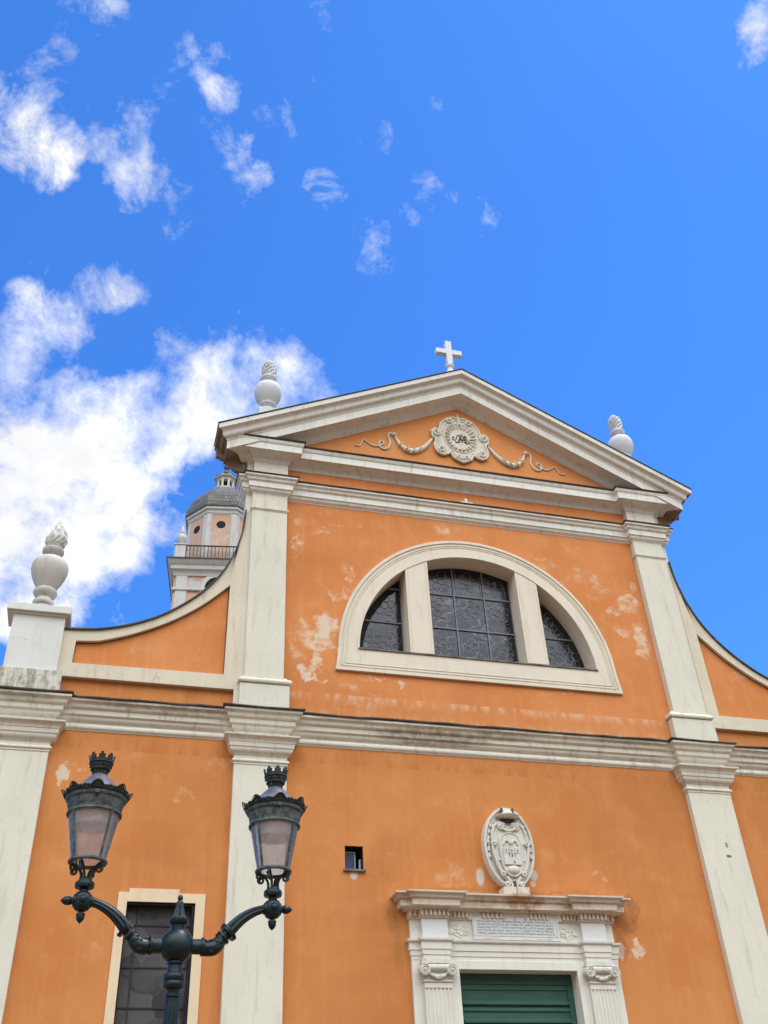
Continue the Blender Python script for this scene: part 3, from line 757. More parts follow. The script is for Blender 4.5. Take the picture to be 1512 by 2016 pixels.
for k, (a, c) in enumerate(panes):
    pts = [(a, 11.62)]
    for i in range(21):
        x = a+(c-a)*i/20; pts.append((x, LC+math.sqrt(max(.02, (LR_IN-.01)**2-x*x))))
    pts.append((c, 11.62))
    gl_ = MB().prism(pts, YG, YG+.03).build('stained_pane', STAINED_GLASS, church, smooth=0)
    bb = MB()
    def zmax(x): return LC+math.sqrt(max(.01, (LR_IN-.02)**2-x*x))
    for x in ((-.32, .41) if k == 1 else ()): bb.box(x-.014, x+.014, YG-.03, YG-.001, 11.633, zmax(x))
    for z in (12.58, 13.46):
        xm = math.sqrt((LR_IN-.02)**2-(z-LC)**2)
        if min(c, xm)-max(a, -xm) > .1: bb.box(max(a, -xm), min(c, xm), YG-.032, YG-.002, z-.016, z+.016)
    for x in (a+.012, c-.012): bb.box(x-.012, x+.012, YG-.02, YG-.001, 11.633, max(11.7, zmax(x)-.02))
    bb.box(a+.001, c-.001, YG-.022, YG-.0015, 11.634, 11.66)
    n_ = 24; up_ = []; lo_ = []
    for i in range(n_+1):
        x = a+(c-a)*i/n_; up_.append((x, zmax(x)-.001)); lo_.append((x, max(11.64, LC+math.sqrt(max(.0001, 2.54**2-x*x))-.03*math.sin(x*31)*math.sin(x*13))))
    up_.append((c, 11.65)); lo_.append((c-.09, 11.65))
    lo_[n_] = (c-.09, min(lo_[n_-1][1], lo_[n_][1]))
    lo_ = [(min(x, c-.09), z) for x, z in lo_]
    MB().ring(up_, lo_, YG-.010, YG-.002, closed=False).build('pane_edge_shade', DARK, gl_, smooth=0)  # dark band painting the reveal's shade onto the pane's top and right edge
    bb.build('glazing_bars', BARS, gl_, smooth=0)
    ld = MB()
    def circ(cx, cz, r_, n_=18):
        if cz+r_ > zmax(abs(cx)+r_*.8) or cx-r_ < a+.02 or cx+r_ > c-.02: return
        ld.tube([(cx+r_*math.cos(2*math.pi*i/n_), YG-.006, cz+r_*math.sin(2*math.pi*i/n_)) for i in range(n_+1)], .0055, 4)
    def line(x0, z0, x1, z1):
        if max(z0, z1) > zmax(max(abs(x0), abs(x1)))-.03 or min(x0, x1) < a or max(x0, x1) > c: return
        ld.tube([(x0, YG-.005, z0), (x1, YG-.005, z1)], .0050, 4)
    rnd = random.Random(11+k)
    cells = [(-.68, 11.95), (.05, 12.05), (.74, 11.95), (-.68, 12.98), (.05, 13.0), (.74, 12.98), (-.6, 13.7), (.05, 13.75), (.65, 13.7)] if k == 1 else \
            [((a+c)/2+s_*.22, 11.98) for s_ in (-1, 1)]+[((a+c)/2-(.15 if k else -.15), 12.9)]
    for (cx, cz) in cells:
        q = .115; circ(cx, cz+.14, q*.8)
        for i in range(5):
            an = 2*math.pi*i/5+rnd.random()*.5; circ(cx+.17*math.cos(an), cz+.12+.17*math.sin(an), q*(.62+.3*rnd.random()))
        for i in range(3):
            x0 = cx+rnd.uniform(-.28, .28); z0 = cz+rnd.uniform(-.28, .36)
            line(x0, z0, x0, z0+.22); line(x0, z0, x0+rnd.choice((-.2, .2)), z0)
        line(cx-.30, cz-.3, cx-.30, cz+.30); line(cx+.30, cz-.3, cx+.30, cz+.30)
    ld.build('leading', LEAD, gl_, smooth=0)
    s0, s1 = {0: (-2.50, -1.66), 1: (-.83, 1.02), 2: (1.80, 2.62)}[k]
    MB().tube([(s0, .16, 11.70), (s1, .16, 11.70)], .019, 8).build('drip_strip', DRIP, gl_)

# --- side windows (left one shows)
for sgn in (-1, 1):
    a, c = sorted((sgn*6.83, sgn*5.70))
    mb = MB().ring([(a-.15, 2.05), (a-.15, 6.575), (c+.16, 6.575), (c+.16, 2.05)], [(a, 2.2), (a, 6.425), (c, 6.425), (c, 2.2)], -.022, .004)
    fr_ = mb.build('window_surround', SIDE_FR, church, smooth=0)
    MB().box(a+.02, c-.28, -.018, .002, 6.577, 6.64).build('overpaint', SIDE_FR, fr_, smooth=0)
    MB().ring([(a, 2.2), (a, 6.424), (c, 6.424), (c, 2.2)], [(a+.022, 2.25), (a+.022, 6.385), (c-.05, 6.385), (c-.05, 2.25)], .012, .40).build('reveal_shade', DARK, fr_, smooth=0)  # near-black lining that paints the shade inside the window reveal
    pn = MB().box(a, c, .20, .23, 2.2, 6.42).build('window_pane', DIRTY_GLASS, church, smooth=0)
    bb = MB()
    for x in (a+.20, c-.18): bb.box(x-.010, x+.010, .18, .205, 2.26, 6.38)
    for z in (3.1, 3.95, 4.85, 5.45, 6.1): bb.box(a+.022, c-.05, .182, .203, z-.010, z+.010)
    bb.build('glazing_bars', RAIL, pn, smooth=0)
# --- little window
MB().box(-3.085, -2.748, .40, .42, 7.097, 7.514).ring([(-3.085, 7.097), (-3.085, 7.514), (-2.748, 7.514), (-2.748, 7.097)], [(-3.078, 7.10), (-3.078, 7.505), (-2.757, 7.505), (-2.757, 7.10)], .012, .41).build('recess_shade', DARK, church, smooth=0)  # near-black back and lining painting the unlit depth of the opening
lw = MB().ring([(-3.075, 7.095), (-3.075, 7.45), (-2.86, 7.45), (-2.86, 7.095)], [(-3.06, 7.113), (-3.06, 7.432), (-2.878, 7.432), (-2.878, 7.113)], .13, .16).build('window_sash', SHUT_FR, church, smooth=0)
MB().box(-3.06, -2.878, .14, .15, 7.113, 7.432).build('pane', SHUT_BLUE, lw, smooth=0)
MB().tube([(-2.79, .1, 7.10), (-2.785, .1, 7.30)], .02, 8).build('window_latch', SHUT_FR, lw)
MB().box(-3.125, -2.71, -.05, .02, 7.055, 7.092).build('window_sill', SLATE_PALE, church, smooth=0, bevel=.004)

# ================================================================== PORTAL (part of the church)
PB = [(-1.955, .02), (-1.955, -.07), (-1.765, -.07), (-1.765, -.17), (-1.29, -.17), (-1.29, -.06),
      (1.29, -.06), (1.29, -.17), (1.765, -.17), (1.765, -.07), (1.955, -.07), (1.955, .02)]
portal = MB()
portal.box(-1.955, -1.285, -.07, .01, 0, 5.578).box(1.285, 1.955, -.07, .01, 0, 5.578)
portal.ring([(-1.284, 0), (-1.284, 5.578), (1.284, 5.578), (1.284, 0)], [(-1.11, 0), (-1.11, 5.435), (1.11, 5.435), (1.11, 0)], -.095, .30, closed=False)
portal.box(-1.955, 1.955, -.065, .01, 5.90, 6.26)
portal = portal.build('portal_surround', MARBLE, church, smooth=0, bevel=.006)
prof = [(-.10, 5.578), (.004, 5.58), (.006, 5.645), (.018, 5.648), (.021, 5.732), (.035, 5.735), (.038, 5.855), (.05, 5.86)]+arc(.05, 5.86, .075, 5.892, .2, 4)+[(.078, 5.91), (-.10, 5.912)]
MB().sweep(PB, prof).build('architrave', MARBLE, portal, smooth=30)
for sgn in (-1, 1):
    a, c = sorted((sgn*1.29, sgn*1.765))
    MB().box(a, c, -.17, .0, 5.912, 6.246).build('frieze_block', MARBLE_BLUE, portal, smooth=0, bevel=.005)
prof = [(-.10, 6.246)]+arc(.006, 6.248, .035, 6.275, .25, 4)+[(.036, 6.382)]+arc(.075, 6.385, .105, 6.412, .25, 4)+[(.112, 6.418), (.20, 6.422), (.205, 6.53), (.215, 6.532)]+cyma(.215, 6.532, .30, 6.612)+[(.315, 6.615), (.318, 6.643), (-.10, 6.645)]
MB().sweep(PB, prof).build('portal_cornice', MARBLE_WARM, portal, smooth=30)
def dent_run(x0, x1, y):
    dn = MB()
    n_ = max(1, int(round((x1-x0)/.078))); st = (x1-x0)/n_
    for i in range(n_):
        xx = x0+(i+.22)*st; dn.box(xx, xx+st*.56, y-.045, y+.01, 6.288, 6.378)
    dn.build('dentil_course', MARBLE_WARM, portal, smooth=0)
dent_run(-2.0, -1.83, -.107); dent_run(-1.81, -1.245, -.207); dent_run(-1.235, -.86, -.097)
dent_run(-.62, -.2, -.097); dent_run(.30, .70, -.097); dent_run(.95, 1.235, -.097); dent_run(1.245, 1.81, -.207); dent_run(1.83, 2.0, -.107)

# Ionic pilasters
for sgn in (-1, 1):
    cx = sgn*1.5325
    plan = [(-.2475, .0), (-.2475, -.095)]
    nf = 7; fw = .49/nf
    for i in range(nf):
        x0 = -.245+i*fw
        for j in range(7):
            a = math.pi*j/6; plan.append((x0+fw*.5-fw*.36*math.cos(a), -.095+fw*.34*math.sin(a)))
    plan += [(.2475, -.095), (.2475, .0)]
    sh = MB().vprism([(cx+x, y-.075) for x, y in plan], .3, 5.12).box(cx-.2475, cx+.2475, -.172, -.07, 5.121, 5.20).box(cx-.28, cx+.28, -.2, -.07, 0, .299).build('fluted_pilaster', MARBLE, church, smooth=0)
    cp = MB()
    cp.sweep([(cx-.24, -.06), (cx-.24, -.165), (cx+.24, -.165), (cx+.24, -.06)], [(-.05, 5.20), (.012, 5.202)]+arc(.016, 5.204, .016, 5.24, .4, 4)+[(.004, 5.244), (.004, 5.30), (-.05, 5.302)])
    cp.tube([(cx-.22, -.19, 5.435), (cx+.22, -.19, 5.435)], .058, 12)
    cp.box(cx-.235, cx+.235, -.175, -.07, 5.30, 5.48)
    cp.box(cx-.29, cx+.29, -.225, -.07, 5.495, 5.53)
    cp.box(cx-.27, cx+.27, -.205, -.07, 5.532, 5.574)
    for q in (-1, 1):
        vx = cx+q*.245
        cp.lathe([(.098, 0), (.100, .10), (.094, .115), (.078, .105)], 22, (vx, -.14, 5.395), axis=(0, -1, 0))
        sp = []
        for i in range(44):
            a = i/43*2*math.pi*2.1; r_ = .090*(1-i/43*.80)
            sp.append((vx-q*r_*math.sin(a), -.252, 5.395+r_*math.cos(a)))
        cp.tube(sp, [.014*(1-i/43*.45) for i in range(44)], 6)
        cp.ball((vx, -.255, 5.395), .022, 10)
    gar = [(cx-.17+.34*i/12, -.19-.01*math.sin(math.pi*i/12), 5.355-.075*math.sin(math.pi*i/12)) for i in range(13)]
    cp.tube(gar, [.018+.022*math.sin(math.pi*i/12) for i in range(13)], 8)
    for i in range(1, 12):
        for _ in range(3): cp.ball((gar[i][0]+random.uniform(-.012, .012), gar[i][1]-.025+random.uniform(-.01, .01), gar[i][2]+random.uniform(-.025, .02)), .014, 6)
    cp.build('ionic_capital', CREST, sh, smooth=40)

# inscription tablet
tb = [(-.86, 6.262), (-.86, 6.405), (-.63, 6.405), (-.63, 6.352), (-.20, 6.352), (-.20, 6.40), (.30, 6.40), (.30, 6.352), (.71, 6.352), (.71, 6.405), (.94, 6.405), (.94, 6.268), (.865, 6.262), (.865, 5.925), (-.80, 5.925), (-.80, 6.262)]
tab = MB().prism(tb, -.112, -.06).build('inscription_tablet', MARBLE_BLUE, church, smooth=0, bevel=.005)
fr2 = MB().ring([(-.785, 5.985), (-.785, 6.335), (.825, 6.335), (.825, 5.985)], [(-.765, 6.0), (-.765, 6.32), (.805, 6.32), (.805, 6.0)], -.118, -.11)
for (a, c) in ((-.62, -.33), (.42, .70)): fr2.box(a, c, -.117, -.11, 5.945, 5.953)
fr2.tube([(-.33, -.112, 5.949), (-.28, -.112, 5.93)], .005, 5).tube([(.42, -.112, 5.949), (.37, -.112, 5.93)], .005, 5)
fr2.tube([(-.13, -.112, 5.95), (-.08, -.112, 5.948), (-.05, -.112, 5.93)], .005, 5).tube([(.12, -.112, 5.95), (.17, -.112, 5.948), (.2, -.112, 5.93)], .005, 5)
fr2.tube([(-.06, -.112, 6.375), (0, -.112, 6.362), (.1, -.112, 6.37), (.18, -.112, 6.362)], .006, 5)
fr2.build('tablet_border', CREST, tab, smooth=0)
def text_mesh(body, size, x, z, y, width=None):
    cu = bpy.data.curves.new('lettering', 'FONT'); cu.body = body; cu.size = size; cu.extrude = .0015; cu.align_x = 'CENTER'; cu.resolution_u = 2
    to = bpy.data.objects.new('lettering', cu); COL.objects.link(to)
    dg = bpy.context.evaluated_depsgraph_get()
    me = bpy.data.meshes.new_from_object(to.evaluated_get(dg))
    bpy.data.objects.remove(to)
    xs = [v.co.x for v in me.vertices]; wd = max(xs)-min(xs); k = width/wd if width else 1
    vs = [(x+v.co.x*k, y-v.co.z, z+v.co.y) for v in me.vertices]
    fs = [tuple(p.vertices) for p in me.polygons]
    bpy.data.meshes.remove(me)
    return vs, fs
lt = MB()
LINES = [('D        O        M', 6.272, .45), ('VOTIS HVIVS DICATI DEIPARAE BONIS ANTISTES CIVITATIS D O P', 6.228, 1.48),
         ('CRVSTIVM ANTESTES EPI MORIA PIS APERTIONEM PLACATI', 6.178, 1.48), ('IVNIVS PROTETTI TVMVM RENTVRATE LATIVS BONS ANNO', 6.128, 1.48),
         ('DICVTIS PLVRA POST ORTO D S P A ELECTVS EPS EXTRVXIT', 6.078, 1.48), ('PONTE LAVREN TITVLO PONTIFICIS ET MORVM ANNO M DC III', 6.028, 1.48)]
for body, z_, wd in LINES:
    v_, f_ = text_mesh(body, .050, .02, z_-.012, -.1135, wd); lt.add(v_, f_)
lt.build('lettering', INK, tab, smooth=0)
# foliage relief panels beside the tablet
for sgn in (-1, 1):
    rl = MB(); ox = sgn*1.05
    pts = [(-.20, 6.03), (-.10, 6.02), (-.05, 5.98), (.02, 5.95), (.07, 6.0), (.19, 6.02), (.19, 6.14), (.10, 6.15), (.03, 6.22), (-.02, 6.2), (-.03, 6.12), (-.12, 6.14), (-.19, 6.19), (-.15, 6.1)]
    rl.prism([(ox-sgn*x, z) for x, z in pts], -.078, -.06)
    rl.tube([(ox-sgn*x, -.078, z) for x, z in spline([(-.17, 6.2), (-.08, 6.12), (.0, 6.1), (.08, 6.16), (.17, 6.13)], 5)], .012, 6)
    rl.tube([(ox-sgn*x, -.078, z) for x, z in spline([(-.15, 6.02), (-.04, 6.06), (.03, 6.0), (.1, 6.06), (.18, 6.05)], 5)], .012, 6)
    for i in range(6): rl.ball((ox-sgn*(-.14+i*.055), -.075, 6.06+.05*math.sin(i*1.7)), .03, 8, (1, .5, 1.2))
    rl.build('foliage_relief', MARBLE, portal, smooth=40)

# door
dr = MB().box(-1.11, 1.11, .22, .27, 0, 5.44)
dr = dr.build('door', GREEN, church, smooth=0)
pl = MB()
pl.box(-1.11, 1.11, .19, .221, 5.26, 5.42).box(-1.11, -1.0, .19, .221, 0, 5.26).box(1.0, 1.11, .19, .221, 0, 5.26)
pl.box(-1.0, 1.0, .20, .221, 5.17, 5.255)
z_ = 4.93
for k in range(14):
    pl.box(-.998, .998, .165-.0*k, .2205, z_, z_+.055); pl.box(-.998, .998, .195, .2207, z_-.10, z_-.045); z_ -= .285
pl.build('door_panelling', GREEN, dr, smooth=0, bevel=.006)

# ================================================================== coat of arms (thing of its own)
ca = empty('coat_of_arms', (.055, -.2, 6.65), 'oval marble coat of arms with castle shield above the portal cornice', 'coat of arms')
CX, CZ, RX, RZ = .055, 7.565, .50, .755
def oval(rx, rz, n_=48, cx=CX, cz=CZ): return [(cx+rx*math.cos(2*math.pi*i/n_), cz+rz*math.sin(2*math.pi*i/n_)) for i in range(n_)]
mb = MB().prism(oval(RX, RZ), -.16, .005)
mb.ring(oval(RX, RZ), oval(RX-.05, RZ-.05), -.20, -.15)
mb.build('oval_slab', CREST, ca, smooth=40, bevel=.01)
MB().box(CX-.25, CX-.005, -.30, -.02, 6.646, 6.80).box(CX+.005, CX+.25, -.30, -.02, 6.646, 6.80).build('support_block', MARBLE_WARM, ca, smooth=0, bevel=.006)
mb = MB()
cz_ = 7.44
sh_ = [(CX+x, z) for x, z in spline([(0, 7.95), (-.17, 7.99), (-.28, 7.90), (-.33, 7.72), (-.30, 7.55), (-.34, 7.40), (-.28, 7.2), (-.20, 7.05), (-.16, 6.96), (0, 6.92), (.16, 6.96), (.20, 7.05), (.28, 7.2), (.34, 7.40), (.30, 7.55), (.33, 7.72), (.28, 7.90), (.17, 7.99), (0, 7.95)], 4)][:-1]
mb.prism(sh_, -.225, -.15)
for q in (-1, 1):
    for (x, z, r_, tw) in ((.15, 7.93, .075, 1.6), (.33, 7.60, .055, 1.3), (.20, 7.05, .05, 1.4), (.14, 6.86, .05, 1.4)):
        sp = []
        for i in range(26):
            a = i/25*2*math.pi*tw; rr = r_*(1-.72*i/25); sp.append((CX+q*(x-rr*math.cos(a)), -.235-.0012*i, z+rr*math.sin(a)))
        mb.tube(sp, .020, 6)
    mb.tube([(CX+q*x, -.235, z) for x, z in spline([(.07, 7.98), (.2, 8.0), (.30, 7.90), (.345, 7.72), (.33, 7.60)], 5)], .026, 6)
    mb.tube([(CX+q*x, -.235, z) for x, z in spline([(.36, 7.56), (.33, 7.35), (.28, 7.18), (.22, 7.06)], 5)], .028, 6)
    mb.tube([(CX+q*x, -.225, z) for x, z in spline([(.13, 7.0), (.09, 6.94), (.05, 6.86), (.06, 6.80), (.12, 6.80)], 5)], .034, 6)
    for i in range(7):
        z = 7.95-i*.115; x = RX*math.sqrt(max(0, 1-((z-CZ)/RZ)**2))-.095
        if i < 5: mb.ball((CX+q*x, -.18, z), .034, 8, (.8, .8, 1.3))
    mb.ball((CX+q*.24, -.23, 7.30), .027, 8)
mb.tube([(CX+x, -.24, z) for x, z in spline([(-.15, 7.93), (-.08, 7.87), (0, 7.85), (.08, 7.87), (.15, 7.93)], 5)], .035, 6)
mb.build('scrollwork', CREST, ca, smooth=50)
mb = MB()
so_ = [(CX+x*1.0, z) for x, z in spline([(0, 7.81), (-.13, 7.77), (-.205, 7.64), (-.215, 7.4), (-.19, 7.2), (-.11, 7.05), (0, 7.0), (.11, 7.05), (.19, 7.2), (.215, 7.4), (.205, 7.64), (.13, 7.77), (0, 7.81)], 4)][:-1]
mb.prism(so_, -.255, -.22)
mb.tube([(x, -.255, z) for x, z in so_+[so_[0]]], .016, 6)
# castle: base wall, three towers with battlements, wings above, bulge below
mb.box(CX-.165, CX+.165, -.285, -.25, 7.21, 7.34)
for tx, th in ((-.115, 7.50), (0, 7.53), (.115, 7.50)):
    mb.box(CX+tx-.048, CX+tx+.048, -.28, -.25, 7.342, th)
    for q in (-1, 0, 1): mb.box(CX+tx+q*.036-.011, CX+tx+q*.036+.011, -.28, -.25, th+.001, th+.022)
mb.box(CX-.165, CX+.165, -.288, -.25, 7.425, 7.438)
for q in (-1, 1):
    mb.tube([(CX+q*x, -.265, z) for x, z in spline([(.02, 7.60), (.07, 7.66), (.12, 7.64), (.15, 7.57)], 5)], [.018]*15+[.010], 6)
mb.ball((CX, -.265, 7.62), .03, 8, (.8, .8, 1.6))
mb.ball((CX, -.245, 7.12), .13, 14, (1, .5, .65))
mb.build('castle_shield', CREST, ca, smooth=45)
for x, z, h in ((-.115, 7.47, .028), (0, 7.47, .028), (.115, 7.47, .028), (0, 7.375, .04), (.03, 7.255, .045)): MB().box(CX+x-.010, CX+x+.010, -.291, -.25, z-h/2, z+h/2).build('castle_window', MONO, ca, smooth=0)
mb = MB()
prof = [(.02, 8.14), (.16, 8.145), (.235, 8.16), (.245, 8.175), (.20, 8.19), (.13, 8.21), (.12, 8.27), (.09, 8.30), (.01, 8.305)]
mb.lathe([(r_, z-8.1) for r_, z in prof], 24, (CX+.02, -.17, 8.06))
mb.build('prelate_hat', CREST, ca, smooth=40)
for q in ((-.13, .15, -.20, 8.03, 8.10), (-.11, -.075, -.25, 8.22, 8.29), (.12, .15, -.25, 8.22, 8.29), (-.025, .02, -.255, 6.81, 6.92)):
    MB().box(CX+q[0], CX+q[1], q[2], -.14, q[3], q[4]).build('hollow_shade', MONO, ca, smooth=0)  # dark blocks painted as shade under the hat and between the scrolls
for q in (-1, 1):
    cord = MB(); pts = []
    for i in range(30):
        t_ = i/29; pts.append((CX+q*(.14+.22*t_)+.03*math.sin(t_*14), -.18, 8.09-.16*t_+.035*math.cos(t_*14)))
    cord.tube(pts, .014, 6)
    cord.tube([(CX+q*x, -.175, z) for x, z in spline([(.36, 7.92), (.41, 7.75), (.415, 7.6), (.41, 7.45)], 5)], .011, 6)
    for z in (7.66, 7.52, 7.40):
        cord.lathe([(.012, .05), (.02, .03), (.035, -.03), (.03, -.045)], 8, (CX+q*.415, -.185, z))
    cord.build('tassel_cord', CREST, ca, smooth=45)

# ================================================================== pediment cartouche with garlands (part of the church: moulded stucco)
YC = -.062
CA, CZ2 = .085, 17.86
half = [(0, 18.50), (.10, 18.56), (.22, 18.54), (.38, 18.44), (.50, 18.27), (.555, 18.08), (.66, 18.10), (.735, 18.0), (.735, 17.84), (.66, 17.74), (.70, 17.55), (.665, 17.38), (.54, 17.27), (.40, 17.30), (.30, 17.36), (.23, 17.22), (.12, 17.15), (0, 17.09)]
rt = spline(half, 4)
outl = [(CA+x, z) for x, z in rt]+[(CA-x, z) for x, z in reversed(rt[1:-1])]
ct = MB().prism(outl, YC-.05, YC+.005).build('cartouche', RELIEF, church, smooth=40, bevel=.006)
mb = MB()
mb.tube([(x, YC-.05, z) for x, z in outl+[outl[0]]], .034, 7)
mb.tube([(CA+(x-CA)*.86, YC-.05, CZ2+(z-CZ2)*.87) for x, z in outl+[outl[0]]], .020, 6)
inner_ = [(CA+.47*math.cos(a)*(1.0 if math.sin(a) > 0 else .92), CZ2+.05+.50*math.sin(a)*(1 if math.sin(a) < 0 else .92)) for a in [2*math.pi*i/40 for i in range(41)]]
mb.tube([(x, YC-.05, z) for x, z in inner_], .020, 6)
for q in (-1, 1):
    for (x, z, r_, tw, s_) in ((.63, 17.97, .13, 1.7, 1), (.53, 17.41, .14, 1.7, -1), (.26, 18.43, .10, 1.5, 1), (.12, 17.25, .09, 1.4, -1)):
        sp = []
        for i in range(30):
            a = i/29*2*math.pi*tw; rr = r_*(1-.78*i/29); sp.append((CA+q*(x+rr*math.cos(a)), YC-.055-.001*i, z+s_*rr*math.sin(a)))
        mb.tube(sp, .030, 7)
    mb.tube([(CA+q*x, YC-.052, z) for x, z in spline([(.60, 17.78), (.585, 17.6), (.50, 17.45)], 6)], .018, 6)
    mb.tube([(CA+q*x, YC-.052, z) for x, z in spline([(.50, 18.3), (.53, 18.12), (.55, 18.0)], 6)], .018, 6)
for i in range(22):   # rays / shell ribs round the field
    a = 2*math.pi*i/22; x0, z0 = CA+.33*math.cos(a), CZ2+.03+.36*math.sin(a)
    mb.tube([(CA+.29*math.cos(a), YC-.055, CZ2+.03+.31*math.sin(a)), (CA+.40*math.cos(a), YC-.075, CZ2+.04+.43*math.sin(a))], [.022, .040], 7)
for z, r_ in ((18.60, .05), (18.67, .035), (18.72, .022)): mb.ball((CA, YC-.03, z), r_, 8)
mb.tube([(CA, YC-.05, 18.33), (CA, YC-.055, 18.56)], .045, 8)
mb.build('scroll_border', RELIEF, ct, smooth=45)
mg = MB()
def ink(pts, r_=.011): mg.tube([(CA+.02+x, YC-.058, 17.86+z) for x, z in spline(pts, 5)], r_, 5)
ink([(-.10, -.13), (-.05, 0), (-.02, .12)]); ink([(-.02, .12), (.0, .0), (.02, -.10)], .016); ink([(.02, -.10), (.05, .02), (.09, .12)]); ink([(.09, .12), (.11, 0), (.14, -.13)], .016)
ink([(-.02, .12), (-.09, .11), (-.12, .03), (-.16, -.06), (-.23, -.03), (-.22, .04), (-.17, .03)])
ink([(.09, .12), (.14, .10), (.16, .0), (.21, -.08), (.28, -.05), (.27, .02), (.22, .01)])
ink([(-.17, -.12), (-.10, -.13), (-.03, -.08)]); ink([(.06, -.08), (.14, -.13), (.22, -.10)])
ink([(-.05, -.02), (.03, -.03), (.09, -.02)], .009); ink([(.03, .13), (.035, .17)], .014); ink([(-.08, -.13), (.03, .11), (.13, -.13)], .008)
mg.build('monogram', MONO, ct, smooth=0)
for q in (-1, 1):
    gx = lambda x: CA+q*x
    gm = MB()
    pts = spline([(.74, 17.77), (.95, 17.46), (1.20, 17.27), (1.42, 17.26), (1.60, 17.40), (1.72, 17.66)], 6)
    n_ = len(pts)
    gm.tube([(gx(x), YC-.02, z) for x, z in pts], [.026+.046*math.sin(math.pi*min(1, i/(n_-1)*1.05))**.8 for i in range(n_)], 10)
    for t_ in (.3, .45, .62, .78):
        x, z = pts[int(t_*(n_-1))]; x2_, z2_ = pts[int(t_*(n_-1))+2]
        gm.tube([(gx(x-.05), YC-.06, z+.09), (gx((x+x2_)/2), YC-.105, (z+z2_)/2), (gx(x2_+.05), YC-.06, z2_-.09)], .013, 6)
    gm.ball((gx(1.745), YC-.03, 17.71), .06, 10)
    rb = spline([(1.76, 17.72), (1.85, 17.74), (1.89, 17.64), (1.86, 17.45), (1.90, 17.28), (2.0, 17.20), (2.11, 17.25), (2.14, 17.38), (2.06, 17.46), (2.02, 17.40), (2.12, 17.30), (2.28, 17.26), (2.42, 17.34), (2.52, 17.40), (2.58, 17.30), (2.64, 17.20), (2.75, 17.20)], 5)
    gm.tube([(gx(x), YC-.015, z) for x, z in rb], [.030-.016*i/(len(rb)-1) for i in range(len(rb))], 7)
    gm.build('garland', RELIEF, church, smooth=45)

# ================================================================== urns (things of their own)
def flame(mb, cx, cy, z0, h, r_, prof):
    seg = 22; rn = 22; vs = []
    def rad(t_):
        for (t0, a0), (t1, a1) in zip(prof, prof[1:]):
            if t_ <= t1: u_ = (t_-t0)/(t1-t0); u_ = u_*u_*(3-2*u_); return a0+(a1-a0)*u_
        return prof[-1][1]
    seg = 44; rn = 30
    for k in range(rn+1):
        t_ = k/rn; rr = r_*rad(t_); ox = .035*math.sin(t_*2.6)
        for j in range(seg):
            a = 2*math.pi*j/seg+.40*math.sin(t_*5.0)
            ph = j*2*math.pi/seg
            tongue = math.sin(ph*6+t_*9)*.075+math.sin(ph*11-t_*13)*.06+math.sin(ph*4+t_*5)*.03
            q = max(.003, rr*(1+tongue*min(1, 4*t_+.2)))
            vs.append((cx+ox+q*math.cos(a), cy+q*math.sin(a), z0+h*t_))
    fs = [(k*seg+j, k*seg+(j+1) % seg, (k+1)*seg+(j+1) % seg, (k+1)*seg+j) for k in range(rn) for j in range(seg)]
    mb.add(vs, fs+[tuple(range(seg)), tuple(rn*seg+j for j in range(seg))])
POINTED = [(0, .78), (.12, .95), (.28, 1.0), (.5, .80), (.7, .50), (.85, .27), (1, .04)]
BLUNT = [(0, .80), (.2, .95), (.5, 1.0), (.75, .84), (.9, .55), (1, .12)]
def urn(loc, label, body, fl, base=None, bh=.35):
    um = URN if bh < .3 else URN_PALE
    e = empty('stone_urn', loc, label, 'urn', 'flaming stone urns on the church front')
    x, y, z = loc
    MB().lathe(body, 36, loc).build('vase', um, e, smooth=40)
    m_ = MB(); flame(m_, x, y, z+fl[0], fl[1], fl[2]*(1.0 if fl[3] is POINTED else .88), fl[3])
    if fl[3] is BLUNT:      # overlapping carved tongues
        for i in range(84):
            t_ = .02+.94*i/83; a = i*2.39996
            rr = fl[2]*.86*(.80+.75*t_-.72*t_*t_) if t_ < .55 else fl[2]*.86*(1.0-.95*((t_-.55)/.45)**2)
            zz = z+fl[0]+fl[1]*t_; ca_, sa_ = math.cos(a), math.sin(a)
            k_ = .030-.008*t_
            m_.tube([(x+rr*.90*ca_, y+rr*.90*sa_, zz-.035), (x+rr*1.06*ca_, y+rr*1.06*sa_, zz+.005), (x+rr*1.10*ca_-.012*sa_, y+rr*1.10*sa_+.012*ca_, zz+.04), (x+rr*.98*ca_-.02*sa_, y+rr*.98*sa_+.02*ca_, zz+.075)], [k_*.7, k_*1.15, k_*.95, .006], 6)
    m_.build('flame', um, e, smooth=35)
    if base and bh < .3: MB().lathe([(base, -bh), (base, -.05), (base-.03, -.02), (base-.03, .0)], 32, loc).build('foot', um, e, smooth=40)
    elif base: MB().box(x-base, x+base, y-base, y+base, z-bh, z).build('block', um, e, smooth=0, bevel=.01)
    return e
lower_body = [(.15, .0), (.205, .012), (.205, .05), (.17, .075), (.135, .13), (.15, .17), (.205, .20), (.232, .25), (.225, .30), (.19, .325), (.175, .345), (.20, .39), (.262, .50), (.325, .65), (.360, .80), (.355, .90), (.31, 1.0), (.22, 1.06), (.135, 1.09), (.115, 1.14), (.12, 1.17), (.185, 1.19), (.212, 1.23), (.212, 1.29), (.195, 1.31), (.15, 1.335)]
urn((-9.06, .04, 11.98), 'stone urn with tall flame on the white parapet pedestal at left', lower_body, (1.36, .70, .20, POINTED), .15, .189)
upper_body = [(.17, 0), (.20, .02), (.195, .06), (.14, .10), (.13, .15), (.17, .19), (.21, .215), (.215, .25), (.19, .275), (.235, .35), (.305, .50), (.338, .65), (.335, .76), (.29, .87), (.20, .95), (.12, .99), (.112, 1.06), (.18, 1.09), (.205, 1.12), (.205, 1.16), (.17, 1.18), (.16, 1.22)]
